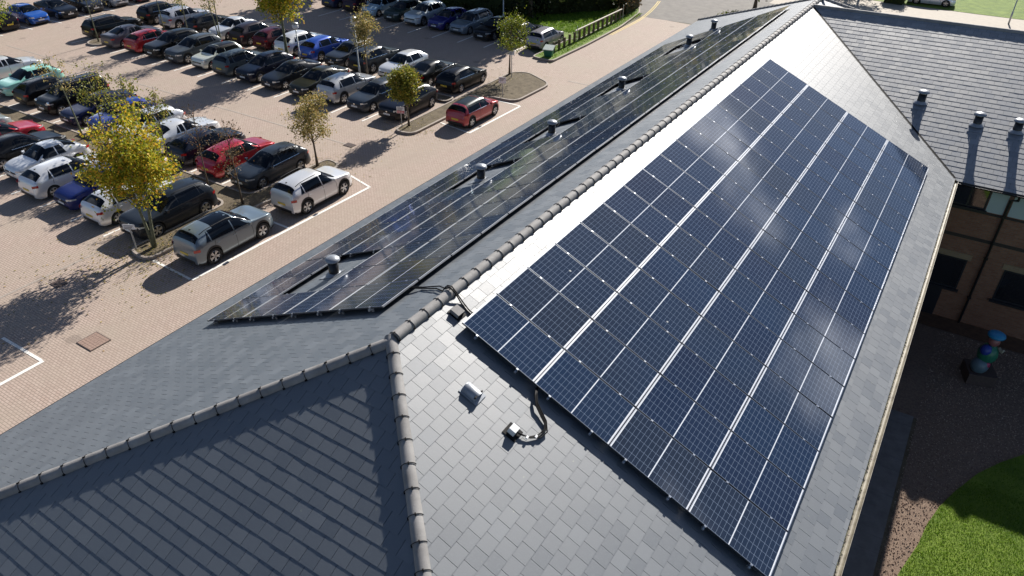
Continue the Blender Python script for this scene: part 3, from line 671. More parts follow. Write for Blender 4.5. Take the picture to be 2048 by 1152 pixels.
# ---------------------------------------------------------------- cars
def pchip(P):
    x = np.array([p[0] for p in P], float); y = np.array([p[1] for p in P], float)
    h = np.diff(x); dl = np.diff(y)/h; m = np.zeros(len(x)); m[0], m[-1] = dl[0], dl[-1]
    for i in range(1, len(x)-1):
        if dl[i-1]*dl[i] > 0: w1, w2 = 2*h[i]+h[i-1], h[i]+2*h[i-1]; m[i] = (w1+w2)/(w1/dl[i-1]+w2/dl[i])
    def f(q):
        i = int(min(max(np.searchsorted(x, q)-1, 0), len(x)-2)); t = (q-x[i])/h[i]; t = min(max(t,0),1)
        return (2*t**3-3*t*t+1)*y[i]+(t**3-2*t*t+t)*h[i]*m[i]+(-2*t**3+3*t*t)*y[i+1]+(t**3-t*t)*h[i]*m[i+1]
    return f
TYPES = {
 'hatch': dict(L=4.25,W=1.79,H=1.47,R=.32, top=[(0,.40),(.02,.50),(.10,.585),(.22,.635),(.27,.66),(.36,.84),(.45,.965),(.56,1.),(.72,.98),(.85,.92),(.93,.76),(.97,.64),(1,.42)], cowl=.275, wtop=.46, rtop=.86, rbot=.94, belt=(.585,.675), wh=(.185,.80)),
 'suv':   dict(L=4.32,W=1.87,H=1.63,R=.375, top=[(0,.42),(.02,.56),(.08,.615),(.22,.66),(.285,.69),(.37,.85),(.45,.96),(.55,1.),(.74,.985),(.87,.945),(.925,.90),(.962,.76),(.985,.62),(1,.42)], cowl=.28, wtop=.45, rtop=.905, rbot=.96, belt=(.59,.675), wh=(.19,.81)),
 'coupe_suv': dict(L=4.38,W=1.82,H=1.58,R=.35, top=[(0,.42),(.02,.54),(.09,.60),(.22,.65),(.27,.67),(.35,.84),(.44,.965),(.54,1.),(.70,.985),(.85,.91),(.93,.76),(.97,.64),(1,.42)], cowl=.262, wtop=.44, rtop=.86, rbot=.945, belt=(.585,.67), wh=(.19,.81)),
 'saloon':dict(L=4.7,W=1.83,H=1.44,R=.33, top=[(0,.40),(.02,.50),(.10,.58),(.24,.64),(.29,.665),(.38,.86),(.46,.97),(.56,1.),(.68,.975),(.80,.85),(.88,.755),(.97,.73),(.99,.65),(1,.42)], cowl=.285, wtop=.46, rtop=.70, rbot=.86, belt=(.60,.66), wh=(.18,.80)),
 'mini':  dict(L=3.85,W=1.73,H=1.42,R=.32, top=[(0,.42),(.02,.54),(.10,.61),(.22,.66),(.265,.69),(.32,.83),(.385,.96),(.50,1.),(.80,.975),(.90,.93),(.95,.76),(.975,.64),(1,.42)], cowl=.262, wtop=.385, rtop=.905, rbot=.955, belt=(.62,.655), wh=(.18,.83)),
 'beetle':dict(L=4.2,W=1.8,H=1.49,R=.33, top=[(0,.40),(.03,.52),(.12,.60),(.22,.645),(.28,.67),(.37,.86),(.46,.98),(.54,1.),(.66,.97),(.78,.88),(.88,.74),(.96,.60),(1,.42)], cowl=.275, wtop=.45, rtop=.69, rbot=.84, belt=(.60,.63), wh=(.19,.79)),
 'estate':dict(L=4.65,W=1.84,H=1.52,R=.33, top=[(0,.40),(.02,.50),(.10,.575),(.23,.625),(.275,.65),(.36,.84),(.44,.96),(.54,1.),(.82,.985),(.92,.93),(.96,.76),(.98,.62),(1,.42)], cowl=.272, wtop=.44, rtop=.918, rbot=.965, belt=(.585,.64), wh=(.18,.80)),
 'mpv':   dict(L=4.5,W=1.86,H=1.78,R=.34, top=[(0,.40),(.02,.50),(.08,.56),(.17,.60),(.21,.63),(.30,.84),(.38,.965),(.5,1.),(.86,.995),(.945,.95),(.97,.78),(.985,.62),(1,.42)], cowl=.205, wtop=.38, rtop=.948, rbot=.975, belt=(.57,.60), wh=(.17,.82)),
}
_shared = {}
def wheel_meshes(Rw):
    k = round(Rw,3)
    if k in _shared: return _shared[k]
    ty = MB(); V, F = [], []; n = 24
    prof = [(-.10,Rw*.68),(-.105,Rw*.92),(-.085,Rw),(.085,Rw),(.105,Rw*.92),(.10,Rw*.68)]
    for x, r in prof:
        for i in range(n): a = 2*math.pi*i/n; V.append((x, r*math.cos(a), r*math.sin(a)))
    for j in range(len(prof)-1): F += [(j*n+i,j*n+(i+1)%n,(j+1)*n+(i+1)%n,(j+1)*n+i) for i in range(n)]
    ty = mesh('tyre', V, F, M['tyre'], True)
    rb = MB(); r = Rw*.69
    for sp in range(5):
        a = 2*math.pi*sp/5
        for da in (-.17,.17):
            Mx = Matrix.Rotation(a+da,4,'X'); rb.box(.055,.085,-.022,.022,.03,r*.96,Mx)
    V = [(x, rr*math.cos(2*math.pi*i/n), rr*math.sin(2*math.pi*i/n)) for x, rr in ((.09,r),(.10,r*.93),(.06,r*.88)) for i in range(n)]
    rb.add(V, [(j*n+i,j*n+(i+1)%n,(j+1)*n+(i+1)%n,(j+1)*n+i) for j in range(2) for i in range(n)])
    V = [(.07, .06*math.cos(2*math.pi*i/8), .06*math.sin(2*math.pi*i/8)) for i in range(8)]; rb.add(V, [tuple(range(8))])
    rm_ = rb.mesh('rim', M['rim']); dk = MB().add([(.02, r*math.cos(2*math.pi*i/n), r*math.sin(2*math.pi*i/n)) for i in range(n)], [tuple(range(n))]).mesh('brake_disc', M['arch'])
    _shared[k] = (ty, rm_, dk); return _shared[k]
_paint = {}
def carpaint(c, metal=.35):
    if c not in _paint:
        dk = max(c) < .2; m = mat('car_paint', c, .3, .15 if dk else metal, .25 if dk else .5, .35 if dk else 1.); m.node_tree.nodes['Principled BSDF'].inputs['Coat Roughness'].default_value = .05
        q = N(m); nz = q.n('TexNoise', {'Vector': q.n('NewGeometry').outputs['Position'], 'Scale': 3, 'Detail': 5})
        sx = q.n('SeparateXYZ', {0: q.n('NewGeometry').outputs['Position']})
        dirt = q.math('MULTIPLY', q.math('SUBTRACT', .55, sx.outputs[2], clamp=True), q.math('ADD', nz.outputs[0], .15))
        q.out(q.mix(q.math('MULTIPLY', dirt, .6), c, (.12,.10,.085)), 'Base Color'); _paint[c] = m
    return _paint[c]
NCAR = 0
def car(label, typ, x, y, facing, col, scale=1., roof=None, rails=False, sunroof=False, metal=.35, clad=None, cat='car', roundlights=False, Lx=None):
    global NCAR; NCAR += 1
    if max(col) < .2: col = tuple(v*.55 for v in col)
    T = dict(TYPES[typ]); L, W, H, Rw = T['L']*scale, T['W'], T['H'], T['R']
    if Lx: L = Lx
    rz = {'F':0,'N':math.pi,'E':-math.pi/2,'W':math.pi/2}[facing]+random.gauss(0,.012)
    t = thing('parked_car', label, cat, (x+random.gauss(0,.04),y,-.02), rz, 'cars parked in the bays')
    top = pchip([(f, z*H) for f, z in T['top']]); b0, b1 = T['belt']; paint = carpaint(col, metal)
    low = .19 if typ in ('suv','coupe_suv','mpv') else .16
    Ra = Rw+.055
    def plan(f):
        d = abs(2*f-1); k0, am = (.70,.24) if f < .5 else (.76,.16)
        return 1-am*(max(0,d-k0)/(1-k0))**2.3
    def zb(f): return min(H*(b0+(b1-b0)*f), top(f)-.035)
    def z0(f):
        s = f*L; z = low
        for wf in T['wh']:
            d = abs(s-wf*L)
            if d < Ra: z = max(z, Rw+math.sqrt(Ra*Ra-d*d)*.98)
        if f < .04: z = max(z, low+.06*(1-f/.04))
        if f > .96: z = max(z, low+.10*((f-.96)/.04))
        return z
    def lower(f, z):
        a = low; q_ = min(max((z-a)/(zb(f)-a),0),1); return W/2*plan(f)*(.925+.075*math.sin(math.pi*q_**.85))
    def upper(f, ph, off=0.):
        zt_, zz = top(f), zb(f); Wb = lower(f, zz); hgt = zt_-zz; s_ = max(0.,math.sin(ph)); c_ = math.cos(ph); tau = s_**.62
        tum = 1-.29*tau*min(1, hgt/(.26*H)); sg = 1 if c_ >= 0 else -1
        yv = sg*Wb*abs(c_)**.42*tum; zv = zz+hgt*tau*(1)
        zv -= 0
        return Vector((yv*(1+off/(Wb)), f*L, zv+off*s_))
    def tofr(v): return Vector((v.x, L/2-v.y, v.z))     # nose at +y
    fs = sorted(set([0,.004,.012,.025,.04,.06,.08,.1]+list(np.linspace(.1,.97,56))+[.98,.988,.995,1.]))
    for wf in T['wh']:
        for dd in (-Ra, -Ra*.96, -Ra*.8, Ra*.8, Ra*.96, Ra): fs.append(wf+dd/L)
    fs = sorted(set(round(f,4) for f in fs))
    nl, nu = 6, 12; V = []; rows = 0
    for f in fs:
        col_ = []
        zz0 = z0(f); zz1 = zb(f)
        for i in range(nl): z = zz0+(zz1-zz0)*i/nl; col_.append(Vector((lower(f,z), f*L, z)))
        for i in range(nu*2+1): col_.append(upper(f, math.pi*i/(2*nu)))
        for i in range(nl)[::-1]: z = zz0+(zz1-zz0)*i/nl; col_.append(Vector((-lower(f,z), f*L, z)))
        V += [tofr(v) for v in col_]; rows = len(col_)
    F = [(j*rows+i, (j+1)*rows+i, (j+1)*rows+i+1, j*rows+i+1) for j in range(len(fs)-1) for i in range(rows-1)]
    F += [tuple(range(rows)), tuple((len(fs)-1)*rows+i for i in range(rows))[::-1]]
    body = link('body', mesh('body', V, F, paint, True), t)
    MB().box(-W*.36,W*.36,-L*.47,L*.47,low-.02,low+.35).obj('underbody', M['arch'], t)
    def grid(name, P, m, nu_, nv_, parent=t):
        V = [tofr(P(i/nu_, j/nv_)) for j in range(nv_+1) for i in range(nu_+1)]
        F = [(j*(nu_+1)+i, j*(nu_+1)+i+1, (j+1)*(nu_+1)+i+1, (j+1)*(nu_+1)+i) for j in range(nv_) for i in range(nu_)]
        return link(name, mesh(name, V, F, m, True), parent)
    c_, wt, rt, rb = T['cowl'], T['wtop'], T['rtop'], T['rbot']
    o_ = .006
    # windscreen and rear window: wider at the foot
    grid('windscreen', lambda u, v: upper(c_+.008+(wt-c_-.008)*v, (.50-.12*(1-v))+(math.pi-2*(.50-.12*(1-v)))*u, o_), M['glass'], 12, 5)
    grid('rear_window', lambda u, v: upper(rt+(rb-rt)*v, .55+(math.pi-1.1)*u, o_), M['glass'], 12, 4)
    if roof: grid('roof_panel', lambda u, v: upper(wt+(rt-wt)*v, .40+(math.pi-.8)*u, o_*.7), carpaint(roof), 16, 8)
    if sunroof: grid('sunroof', lambda u, v: upper(wt+.02+(.70-wt)*v, .72+(math.pi-1.44)*u, o_*1.2), M['glass'], 8, 4)
    def sidepos(f, z, sg, off):
        zz, zt_ = zb(f), top(f); tau = min(max((z-zz)/(zt_-zz),0),.93); ph = math.asin(tau**(1/.62)); 
        v = upper(f, ph, off); return Vector((v.x*sg, v.y, v.z))
    # side windows: front, rear, quarter
    fA, fB = c_+.045, rt-.01
    cuts = [fA, .52 if typ not in ('mini','beetle') else .56, (fB-.10 if typ not in ('mini','beetle') else fB)]
    if typ in ('estate','mpv'): cuts.append(fB)
    elif typ not in ('mini','beetle'): cuts.append(fB-.035)
    def ztop(f): return min(zb(f)+ (top(f)-zb(f))*.86, H*.915)
    for sg in (1,-1):
        for k in range(len(cuts)-1):
            a, b = cuts[k]+.007, cuts[k+1]-.007
            def P(u, v, a=a, b=b, sg=sg, k=k):
                fu = (a+.105*v if k == 0 else a)*(1-u)+(b-((.05 if k == len(cuts)-2 and typ in ('hatch','suv','coupe_suv','saloon') else .03)*v*(k == len(cuts)-2)))*u
                z_lo = zb(fu)+.035; z_hi = max(ztop(fu), z_lo+.01); return sidepos(fu, z_lo+(z_hi-z_lo)*v, sg, o_)
            grid('side_window', P, M['glass'], 6, 4)
        # headlights / tail lights on the rounded corners
        hz = H*.475
        grid('headlight', lambda u, v, sg=sg: Vector((sg*(lower(.002+.085*u, hz)+.006) * (1 if u > 0 else .86), (.000+.085*u)*L-(.008 if u < .2 else 0), hz-.055+.015*u+.11*v*(1-.45*u))), M['head'], 5, 2)
        tz = H*.52
        grid('tail_light', lambda u, v, sg=sg: Vector((sg*(lower(1-.055*(1-u), tz)+.007), (1-.055*(1-u))*L+(.006 if u > .9 else 0), tz+.13*v)), M['tail'], 4, 2)
        b_ = MB(); b_.box(W/2-.01,W/2+.14,-.06,.06,-.06,.065); mo = b_.mesh('mirror', paint)
        fm_ = c_+.06; zz = zb(fm_)+.08
        o = link('door_mirror', mo, t, (0 if sg > 0 else 0, L/2-fm_*L, zz)); o.scale = (sg,1,1)
        MB().box(min(sg*(lower(.5,H*.5)+.001),sg*(lower(.5,H*.5)+.02)), max(sg*(lower(.5,H*.5)+.001),sg*(lower(.5,H*.5)+.02)), L/2-.545*L, L/2-.515*L, H*.535, H*.555).obj('door_handle', paint if col[0] > .01 else M['chrome'], t)
        if typ not in ('mini','beetle'): MB().box(min(sg*(lower(.72,H*.5)+.001),sg*(lower(.72,H*.5)+.02)), max(sg*(lower(.72,H*.5)+.001),sg*(lower(.72,H*.5)+.02)), L/2-.745*L, L/2-.715*L, H*.55, H*.57).obj('door_handle', paint, t)
        # trim along sills and arches
        if clad or typ in ('suv','coupe_suv'):
            def Pc(u, v, sg=sg): f = .012+.976*u; z = z0(f)+.09*v; return Vector((sg*(lower(f, z)+.009), f*L, z))
            grid('trim', Pc, M['arch'], 70, 2)
        for fsm in ((c_+.03, .52, .76) if typ not in ('mini','beetle') else (c_+.03, .60)):
            def Pd(u, v, sg=sg, fsm=fsm): 
                z = max(z0(fsm)+.10, low+.08); z = z+(zb(fsm)-z)*v; return Vector((sg*(lower(fsm, z)+.004), (fsm+(u-.5)*.0042+.012*(1-v)*(fsm > .7))*L, z))
            grid('door_seam', Pd, M['arch'], 1, 5)
        # bright waist strip
        def Ps(u, v, sg=sg): f = fA+(cuts[-1]-fA)*u; z = zb(f)+.008+.018*v; q_ = sidepos(f, z, sg, .009); return q_
        grid('waist_trim', Ps, M['chrome'] if (NCAR % 3 == 0) else M['arch'], 20, 1)
        if rails:
            pts = [tofr(Vector((sg*W*.335, f*L, top(f)*.985+.03-(.03 if k in (0,6) else 0)))) for k, f in enumerate(np.linspace(wt+.03, rt-.02, 7))]
            MB().tube(pts, .018, 6).obj('roof_rail', M['arch'] if rails == 1 else M['chrome'], t, True)
    # front: grille, bumper opening, plate; rear: plate
    gw = W/2*plan(0)*.93
    g = MB().box(-gw*.78,gw*.78,L/2-.002,L/2+.012,H*.36,H*.415); g.obj('grille', M['arch'], t)
    MB().box(-gw*.9,gw*.9,L/2-.002,L/2+.014,low+.07,low+.17).obj('bumper_grille', M['arch'], t)
    MB().box(-.26,.26,L/2+.015,L/2+.022,H*.27,H*.27+.11).obj('number_plate', M['plate_w'], t)
    MB().box(-.05,.05,L/2+.012,L/2+.02,H*.385,H*.385+.07).obj('badge', M['chrome'], t)
    pz = H*.40 if typ != 'saloon' else H*.38
    MB().box(-.26,.26,-L/2-.012,-L/2-.004,pz-.07,pz+.04).obj('number_plate', M['plate_y'], t)
    MB().box(-gw*.95,gw*.95,-L/2-.012,-L/2+.002,low+.08,low+.22).obj('bumper_trim', M['arch'], t)
    if rt > .8: 
        wpts = [tofr(upper(rb-.004, math.pi*.5, .012)), tofr(upper((rt+rb)/2, math.pi*.36, .014))]; MB().tube(wpts, .008, 5).obj('wiper', M['arch'], t)
    for dx in (.12,.5): 
        MB().tube([tofr(upper(c_+.004, math.pi*(.5-dx*.3)+.1, .012)), tofr(upper(c_+.05, math.pi*(.5-dx*.3)+.42, .012))], .008, 5).obj('wiper', M['arch'], t)
    # antenna fin
    a = tofr(upper(rt-.03, math.pi/2, 0)); MB().add([(a.x-.012,a.y+.08,a.z),(a.x+.012,a.y+.08,a.z),(a.x+.012,a.y-.06,a.z),(a.x-.012,a.y-.06,a.z),(a.x,a.y-.06,a.z+.06)], [(0,1,4),(1,2,4),(2,3,4),(3,0,4)]).obj('aerial', M['arch'], t)
    if roundlights:
        for sg in (1,-1):
            MB().lathe([(0,.03),(.09,.02),(.115,0),(.115,-.05)], 14).obj('headlight_ring', M['chrome'], t).matrix_local = Matrix.Translation((sg*W*.36, L/2-.10, H*.50))@Matrix.Rotation(-math.pi/2+.25,4,'X')
    ty, rim, dk = wheel_meshes(Rw)
    for wf in T['wh']:
        for sg in (1,-1):
            o = link('wheel', ty, t, (sg*(W/2-.115), L/2-wf*L, Rw)); 
            if sg < 0: o.rotation_euler = (0,0,math.pi)
            r_ = link('rim', rim, o); r_.rotation_euler = (random.uniform(0,6),0,0); link('brake_disc', dk, o)
    return t
W_ = (.70,.71,.72); SIL = (.42,.44,.46); GR = (.12,.14,.16); DG = (.035,.042,.05); BK = (.006,.006,.008); NV = (.008,.014,.04); BL = (.008,.025,.22); RD = (.42,.01,.015); XB = (.145,.19,.225)
car('blue grey SUV with a glass sunroof, nearest car beside the sycamore island', 'suv', -19.05, 8.55, 'F', XB, rails=1, sunroof=True)
car('white SUV parked along the kerb line ahead of the blue grey one', 'suv', -19.0, 13.95, 'F', W_, rails=1, Lx=4.08)
car('red small hatchback with a black roof, alone beside the kerbed bed', 'mini', -18.75, 27.55, 'F', (.33,.015,.03), roof=(.015,.022,.022), Lx=3.85, clad=1)
# row A
XA = lambda k: -23.15-2.65*k
car('dark slate SUV facing the camera behind the yellow sycamore trunk', 'suv', XA(0), 8.6, 'N', (.03,.04,.055), rails=1)
car('white hatchback almost hidden under the yellow sycamore crown', 'hatch', XA(1), 8.35, 'F', W_)
car('deep blue hatchback facing the camera, left of the yellow sycamore', 'hatch', XA(2), 8.5, 'N', (.006,.02,.19))
car('white hatchback with its rear to the camera beside the deep blue one', 'hatch', XA(3), 8.3, 'F', W_, Lx=4.4)
car('white rounded small hatchback facing the camera in the front row', 'beetle', XA(4), 8.75, 'N', W_, Lx=4.0)
car('black saloon facing away next to the white rounded hatchback', 'saloon', XA(5)-.1, 8.7, 'F', BK)
car('bright red saloon at the left edge in the front double row', 'saloon', XA(6)-.2, 8.9, 'F', (.5,.01,.03))
car('pale grey hatchback at the left edge behind the bright red saloon', 'hatch', XA(7)-.3, 8.7, 'F', (.3,.33,.33))
# row B
XB_ = lambda k: -22.95-2.65*k
car('dark blue grey hatchback facing the camera behind the white SUV', 'hatch', XB_(0), 14.75, 'N', (.05,.065,.085), Lx=4.3)
car('red hatchback with its rear to the camera beside the dark blue grey hatchback', 'hatch', XB_(1), 14.75, 'F', (.40,.008,.02), Lx=4.35)
car('navy hatchback half hidden behind the yellow sycamore crown', 'hatch', XB_(2), 14.8, 'F', NV)
car('white saloon behind the yellow sycamore, right one of the two white cars', 'saloon', XB_(3), 15.0, 'F', W_, Lx=4.6)
car('white hatchback behind the sycamore, left one of the two white cars', 'hatch', XB_(4), 14.8, 'N', W_)
car('royal blue hatchback facing the camera among the thin saplings', 'hatch', XB_(5), 14.9, 'N', (.008,.03,.24), Lx=4.0)
car('midnight blue saloon facing the camera behind the leaning sapling', 'saloon', XB_(6), 15.0, 'N', (.008,.012,.07), Lx=4.5)
car('black boxy car with round headlights facing the camera by the leaning sapling', 'mpv', XB_(7)-.45, 15.1, 'N', BK, rails=2, roundlights=True, Lx=4.3)
car('black hatchback facing away beside the mint green car', 'hatch', XB_(8)-.6, 15.2, 'F', BK)
car('mint green hatchback facing the camera at the left', 'hatch', XB_(9)-.9, 15.4, 'N', (.30,.62,.52), Lx=4.1, metal=.1)
car('white saloon glaring in the sun at the left edge behind the mint green car', 'saloon', XB_(11)+.1, 16.0, 'F', W_)
# row C
XC = lambda k: -22.95-2.66*k
C_ = [('glossy black blue SUV facing the camera behind the small pruned tree','coupe_suv','N',(.006,.008,.02),{}),
 ('dark grey blue hatchback facing the camera, second from the pruned tree','hatch','N',(.07,.09,.12),dict(Lx=4.4)),
 ('silver SUV with its rear to the camera in the middle row','suv','F',(.40,.41,.42),{}),
 ('dark olive black saloon facing the camera in the middle row','saloon','N',(.03,.035,.028),dict(Lx=4.5)),
 ('blackish blue saloon facing the camera beside the olive black one','saloon','N',(.02,.025,.035),dict(Lx=4.5)),
 ('navy SUV facing the camera in the middle row','coupe_suv','N',(.01,.016,.045),{}),
 ('grey blue small estate with its rear to the camera beside the white mini','estate','F',(.13,.17,.19),dict(Lx=4.2)),
 ('white mini hatchback with black roof and bonnet badge facing the camera','mini','N',(.68,.71,.62),dict(roof=BK,roundlights=True)),
 ('slate grey SUV facing the camera beside the white mini','suv','N',(.10,.12,.14),dict(rails=1)),
 ('black SUV with bright headlights squeezed between red and grey cars','suv','N',(.008,.01,.014),{}),
 ('bright red hatchback facing away in the middle row at left','hatch','F',(.45,.012,.02),{}),
 ('purple grey saloon facing away beside the round kerbed tree pit','saloon','F',(.14,.14,.18),{}),]
for k, (lb, ty_, fc, cl, kw) in enumerate(C_): car(lb, ty_, XC(k), 26.35, fc, cl, **kw)
car('black estate facing away left of the round kerbed tree pit', 'estate', -56.2, 27.2, 'F', BK, rails=2)
# row D
D_ = [('black hatchback facing away at the right end of the middle double row','hatch','F',(.006,.006,.008),dict(rails=2)),
 ('black saloon facing away, second from the end of the double row','saloon','F',(.008,.010,.012),dict(Lx=4.5)),
 ('white hatchback facing the camera behind the slim autumn tree','hatch','N',W_,{}),
 ('dark grey boxy SUV facing away left of the lamp post','suv','F',(.05,.06,.07),dict(rails=2)),
 ('dark grey blue hatchback facing the camera between blue and dark SUVs','hatch','N',(.05,.06,.08),{}),
 ('bright blue SUV facing away right of the tall green tree','coupe_suv','F',(.01,.07,.42),{}),
 ('white SUV facing away left of the tall green tree trunk','coupe_suv','F',W_,dict(roof=W_)),
 ('dark red hatchback facing away beside the white SUV','hatch','F',(.14,.01,.02),dict(Lx=3.9)),
 ('plum grey SUV facing away beside the dark red hatchback','coupe_suv','F',(.06,.045,.055),{}),
 ('white rounded two door car facing the camera between the saplings','beetle','N',W_,{}),
 ('black hatchback with red tail lights facing away among the saplings','hatch','F',(.01,.01,.012),{}),
 ('silver SUV facing away behind the bright red hatchback','suv','F',(.45,.46,.50),{}),
 ('black SUV facing away at the far left of the double row','suv','F',(.012,.012,.014),{})]
for k, (lb, ty_, fc, cl, kw) in enumerate(D_): car(lb, ty_, XC(k)-(.5*max(0,k-9)), 32.3, fc, cl, **kw)
# row E
E_ = [('small silver grey hatchback facing away next to the grass verge','mini','F',(.30,.29,.32),-23.25,44.35),
 ('dark estate with a light roof beside the small silver grey hatchback','estate','F',(.02,.025,.035),-25.7,44.6),
 ('black sports saloon facing the camera behind the bushy young tree','saloon','N',(.010,.011,.016),-28.3,44.6),
 ('silver blue estate facing the camera in the shaded back row','estate','N',(.20,.25,.30),-31.1,45.0),
 ('violet blue hatchback facing the camera in the shaded back row','hatch','N',(.02,.02,.20),-33.5,44.8),
 ('white SUV facing the camera in the shaded back row','suv','N',(.55,.62,.66),-36.2,44.9),
 ('dark green hatchback facing the camera in the shaded back row','hatch','N',(.05,.085,.08),-38.8,45.0),
 ('small pale blue white hatchback facing the camera in the shaded back row','mini','N',(.42,.58,.70),-41.6,45.0),
 ('dark purple car at the top edge of the shaded back row','hatch','F',(.05,.012,.03),-44.3,45.6),
 ('dark blue car at the top edge behind the tall green tree','hatch','F',(.04,.06,.14),-47.0,45.6)]
for lb, ty_, fc, cl, x, y in E_: car(lb, ty_, x, y, fc, cl)
T_ = [('dark car at the left edge of the far left row','hatch','W',(.03,.02,.05),20.0),('black hatchback with its rear to the aisle at far left','hatch','W',(.012,.008,.014),22.65),
 ('bright blue hatchback facing the aisle at far left','hatch','E',(.01,.10,.45),25.3),('black saloon facing the aisle at the top left','saloon','E',BK,27.9),
 ('dark grey hatchback facing the aisle at the top left behind the bare tree','hatch','E',(.03,.035,.05),30.5),('grey car at the top edge facing the aisle','hatch','E',(.2,.22,.25),33.1),('dark red car at the top edge of the far left row','hatch','E',(.22,.01,.03),35.7)]
for lb, ty_, fc, cl, y in T_: car(lb, ty_, -66.0, y, fc, cl)
t_ = car('white car parked on the far road beyond the wing roof', 'hatch', 1.6, 77.8, 'E', (.6,.66,.72)); t_['group'] = 'cars on the far road'
t_.location.z = -.012

# ---------------------------------------------------------------- trees
def tree(name, label, x, y, H, cr, cz0, nleaf, m, trunk=.07, lean=(0,0), bark=None, size=.06, ell=1., nclump=None, group=None, multi=1, spread=.22, base=.08, cat='tree', seed=None, nlimb=9):
    rs = np.random.default_rng(seed if seed is not None else int(abs(x*131+y*71)))
    t = thing(name, label, cat, (x,y,base), 0, group); bark = bark or M['bark_tree']
    mb = MB(); cc = np.array([lean[0], lean[1], (H+cz0)/2]); rad = np.array([cr, cr*ell, (H-cz0)/2]); tips = []
    for s_ in range(multi):
        a0 = rs.uniform(0,6.3); sp = .0 if multi == 1 else .35
        pts = []; n = 7
        for i in range(n):
            f = i/(n-1); pts.append((lean[0]*f*f+sp*f*math.cos(a0)*2+rs.normal(0,.025*f), lean[1]*f*f+sp*f*math.sin(a0)*2+rs.normal(0,.025*f), H*.93*f))
        mb.tube(pts, [trunk*(1-.82*i/(n-1))*(1.35 if i == 0 else 1) for i in range(n)], 8)
        P = np.array(pts)
        for l in range(nlimb):
            f = rs.uniform(max(.15,(cz0/H)*.8), .85); i = min(int(f*(n-1)), n-2); q_ = P[i]+(P[i+1]-P[i])*(f*(n-1)-i)
            a = rs.uniform(0,6.28); d = np.array([math.cos(a), math.sin(a), rs.uniform(.5,1.3)]); d /= np.linalg.norm(d)
            ln_ = rs.uniform(.6,1.0)*cr*1.05; mid = q_+d*ln_*.5+np.array([0,0,.05]); tip = q_+d*ln_+np.array([0,0,.12*ln_])
            mb.tube([q_, mid, tip], [trunk*.42*(1-f*.5), trunk*.26*(1-f*.5), trunk*.06], 5); tips.append(mid); tips.append(tip)
            for b_ in range(3):
                d2 = d+rs.normal(0,.5,3); d2 /= np.linalg.norm(d2); tp = mid+d2*ln_*.45; mb.tube([mid, tp], [trunk*.14, trunk*.04], 4, False); tips.append(tp)
    mb.obj('trunk', bark, t, True)
    nclump = nclump or max(14, nleaf//90); cl = []
    while len(cl) < nclump:
        v = rs.normal(0,1,3); v /= np.linalg.norm(v); r_ = rs.uniform(.35,1.)**.6; c = cc+v*rad*r_
        if rs.random() < .35 and tips: c = (c+tips[rs.integers(len(tips))])/2
        cl.append(c)
    cl = np.array(cl+ [np.array(q_) for q_ in tips]); idx = rs.integers(0, len(cl), nleaf)
    cs = rs.uniform(.5,1.25,len(cl))*spread*cr
    C = cl[idx]+rs.normal(0,1,(nleaf,3))*cs[idx][:,None]*np.array([1,1,.75])
    u = rs.normal(0,1,(nleaf,3)); u /= np.linalg.norm(u,axis=1)[:,None]; v = np.cross(u, rs.normal(0,1,(nleaf,3))); v /= np.linalg.norm(v,axis=1)[:,None]
    s_ = (size*rs.uniform(.6,1.3,nleaf))[:,None]
    V = np.stack([C-u*s_, C+v*s_*.62, C+u*s_, C-v*s_*.62], 1).reshape(-1,3)
    V = V[:,:]; me = bpy.data.meshes.new('crown'); F = np.arange(nleaf*4).reshape(-1,4)
    me.from_pydata(V.tolist(), [], F.tolist()); me.materials.append(m); me.update()
    link('crown', me, t); return t
sap = 'young trees in the car park beds'
tree('sycamore_tree', 'large yellow and green sycamore on the kerbed island beside the blue grey SUV', -21.5, 6.5, 5.9, 1.95, 2.0, 12500, M['leaf_maple'], .085, (-.6,.45), M['bark_green'], .066, nclump=60, group=sap, multi=2, spread=.135, nlimb=14)
tree('young_tree', 'slender reddish sapling between the blue grey SUV and the dark slate SUV', -21.5, 11.5, 4.7, .8, 1.7, 700, M['leaf_rust'], .05, (-.25,.1), None, .045, group=sap, multi=1, spread=.35, nlimb=16)
tree('young_tree', 'olive brown leaved small tree rising behind the white SUV', -21.65, 16.8, 4.1, 1.1, 1.5, 4200, M['leaf_pale'], .065, (-.25,.0), None, .055, group=sap, spread=.2, nlimb=12)
tree('young_tree', 'dense small pruned tree standing by the parking sign', -21.15, 24.1, 3.6, .95, 1.6, 7000, M['leaf_olive'], .06, (-.15,.1), None, .065, group=sap, spread=.2)
tree('young_tree', 'bushy light green tree at the head of the kerbed bed', -21.4, 36.0, 4.3, 1.15, 1.7, 2400, M['leaf_lime'], .07, (.1,.2), None, .065, group=sap, spread=.24)
tree('young_tree', 'slim autumn tree beside the lamp post in the middle row', -29.2, 29.35, 5.3, .85, 1.6, 3000, M['leaf_pale'], .07, (0,.2), None, .06, group=sap, spread=.25)
tree('street_tree', 'tall broad green and gold tree rising above the middle row', -37.3, 29.35, 8.0, 2.2, 3.0, 14000, M['leaf_maple'], .12, (-.2,.4), M['bark_green'], .09, group=sap, nclump=80, spread=.16, nlimb=14)
tree('young_tree', 'sparse olive sapling with twin stems near the white two door car', -45.0, 29.4, 6.2, 1.15, 2.9, 1500, M['leaf_olive'], .055, (-.3,.5), M['bark_green'], .065, group=sap, multi=2)
tree('young_tree', 'thin pale trunked sapling beside the silver SUV', -49.1, 29.4, 6.5, 1.2, 3.0, 1300, M['leaf_olive'], .055, (-.5,.5), M['bark_green'], .065, group=sap)
tree('young_tree', 'thin bare sapling left of the silver SUV', -52.4, 29.4, 6.3, 1.0, 3.2, 700, M['leaf_pale'], .05, (-.6,.5), M['bark_green'], .06, group=sap)
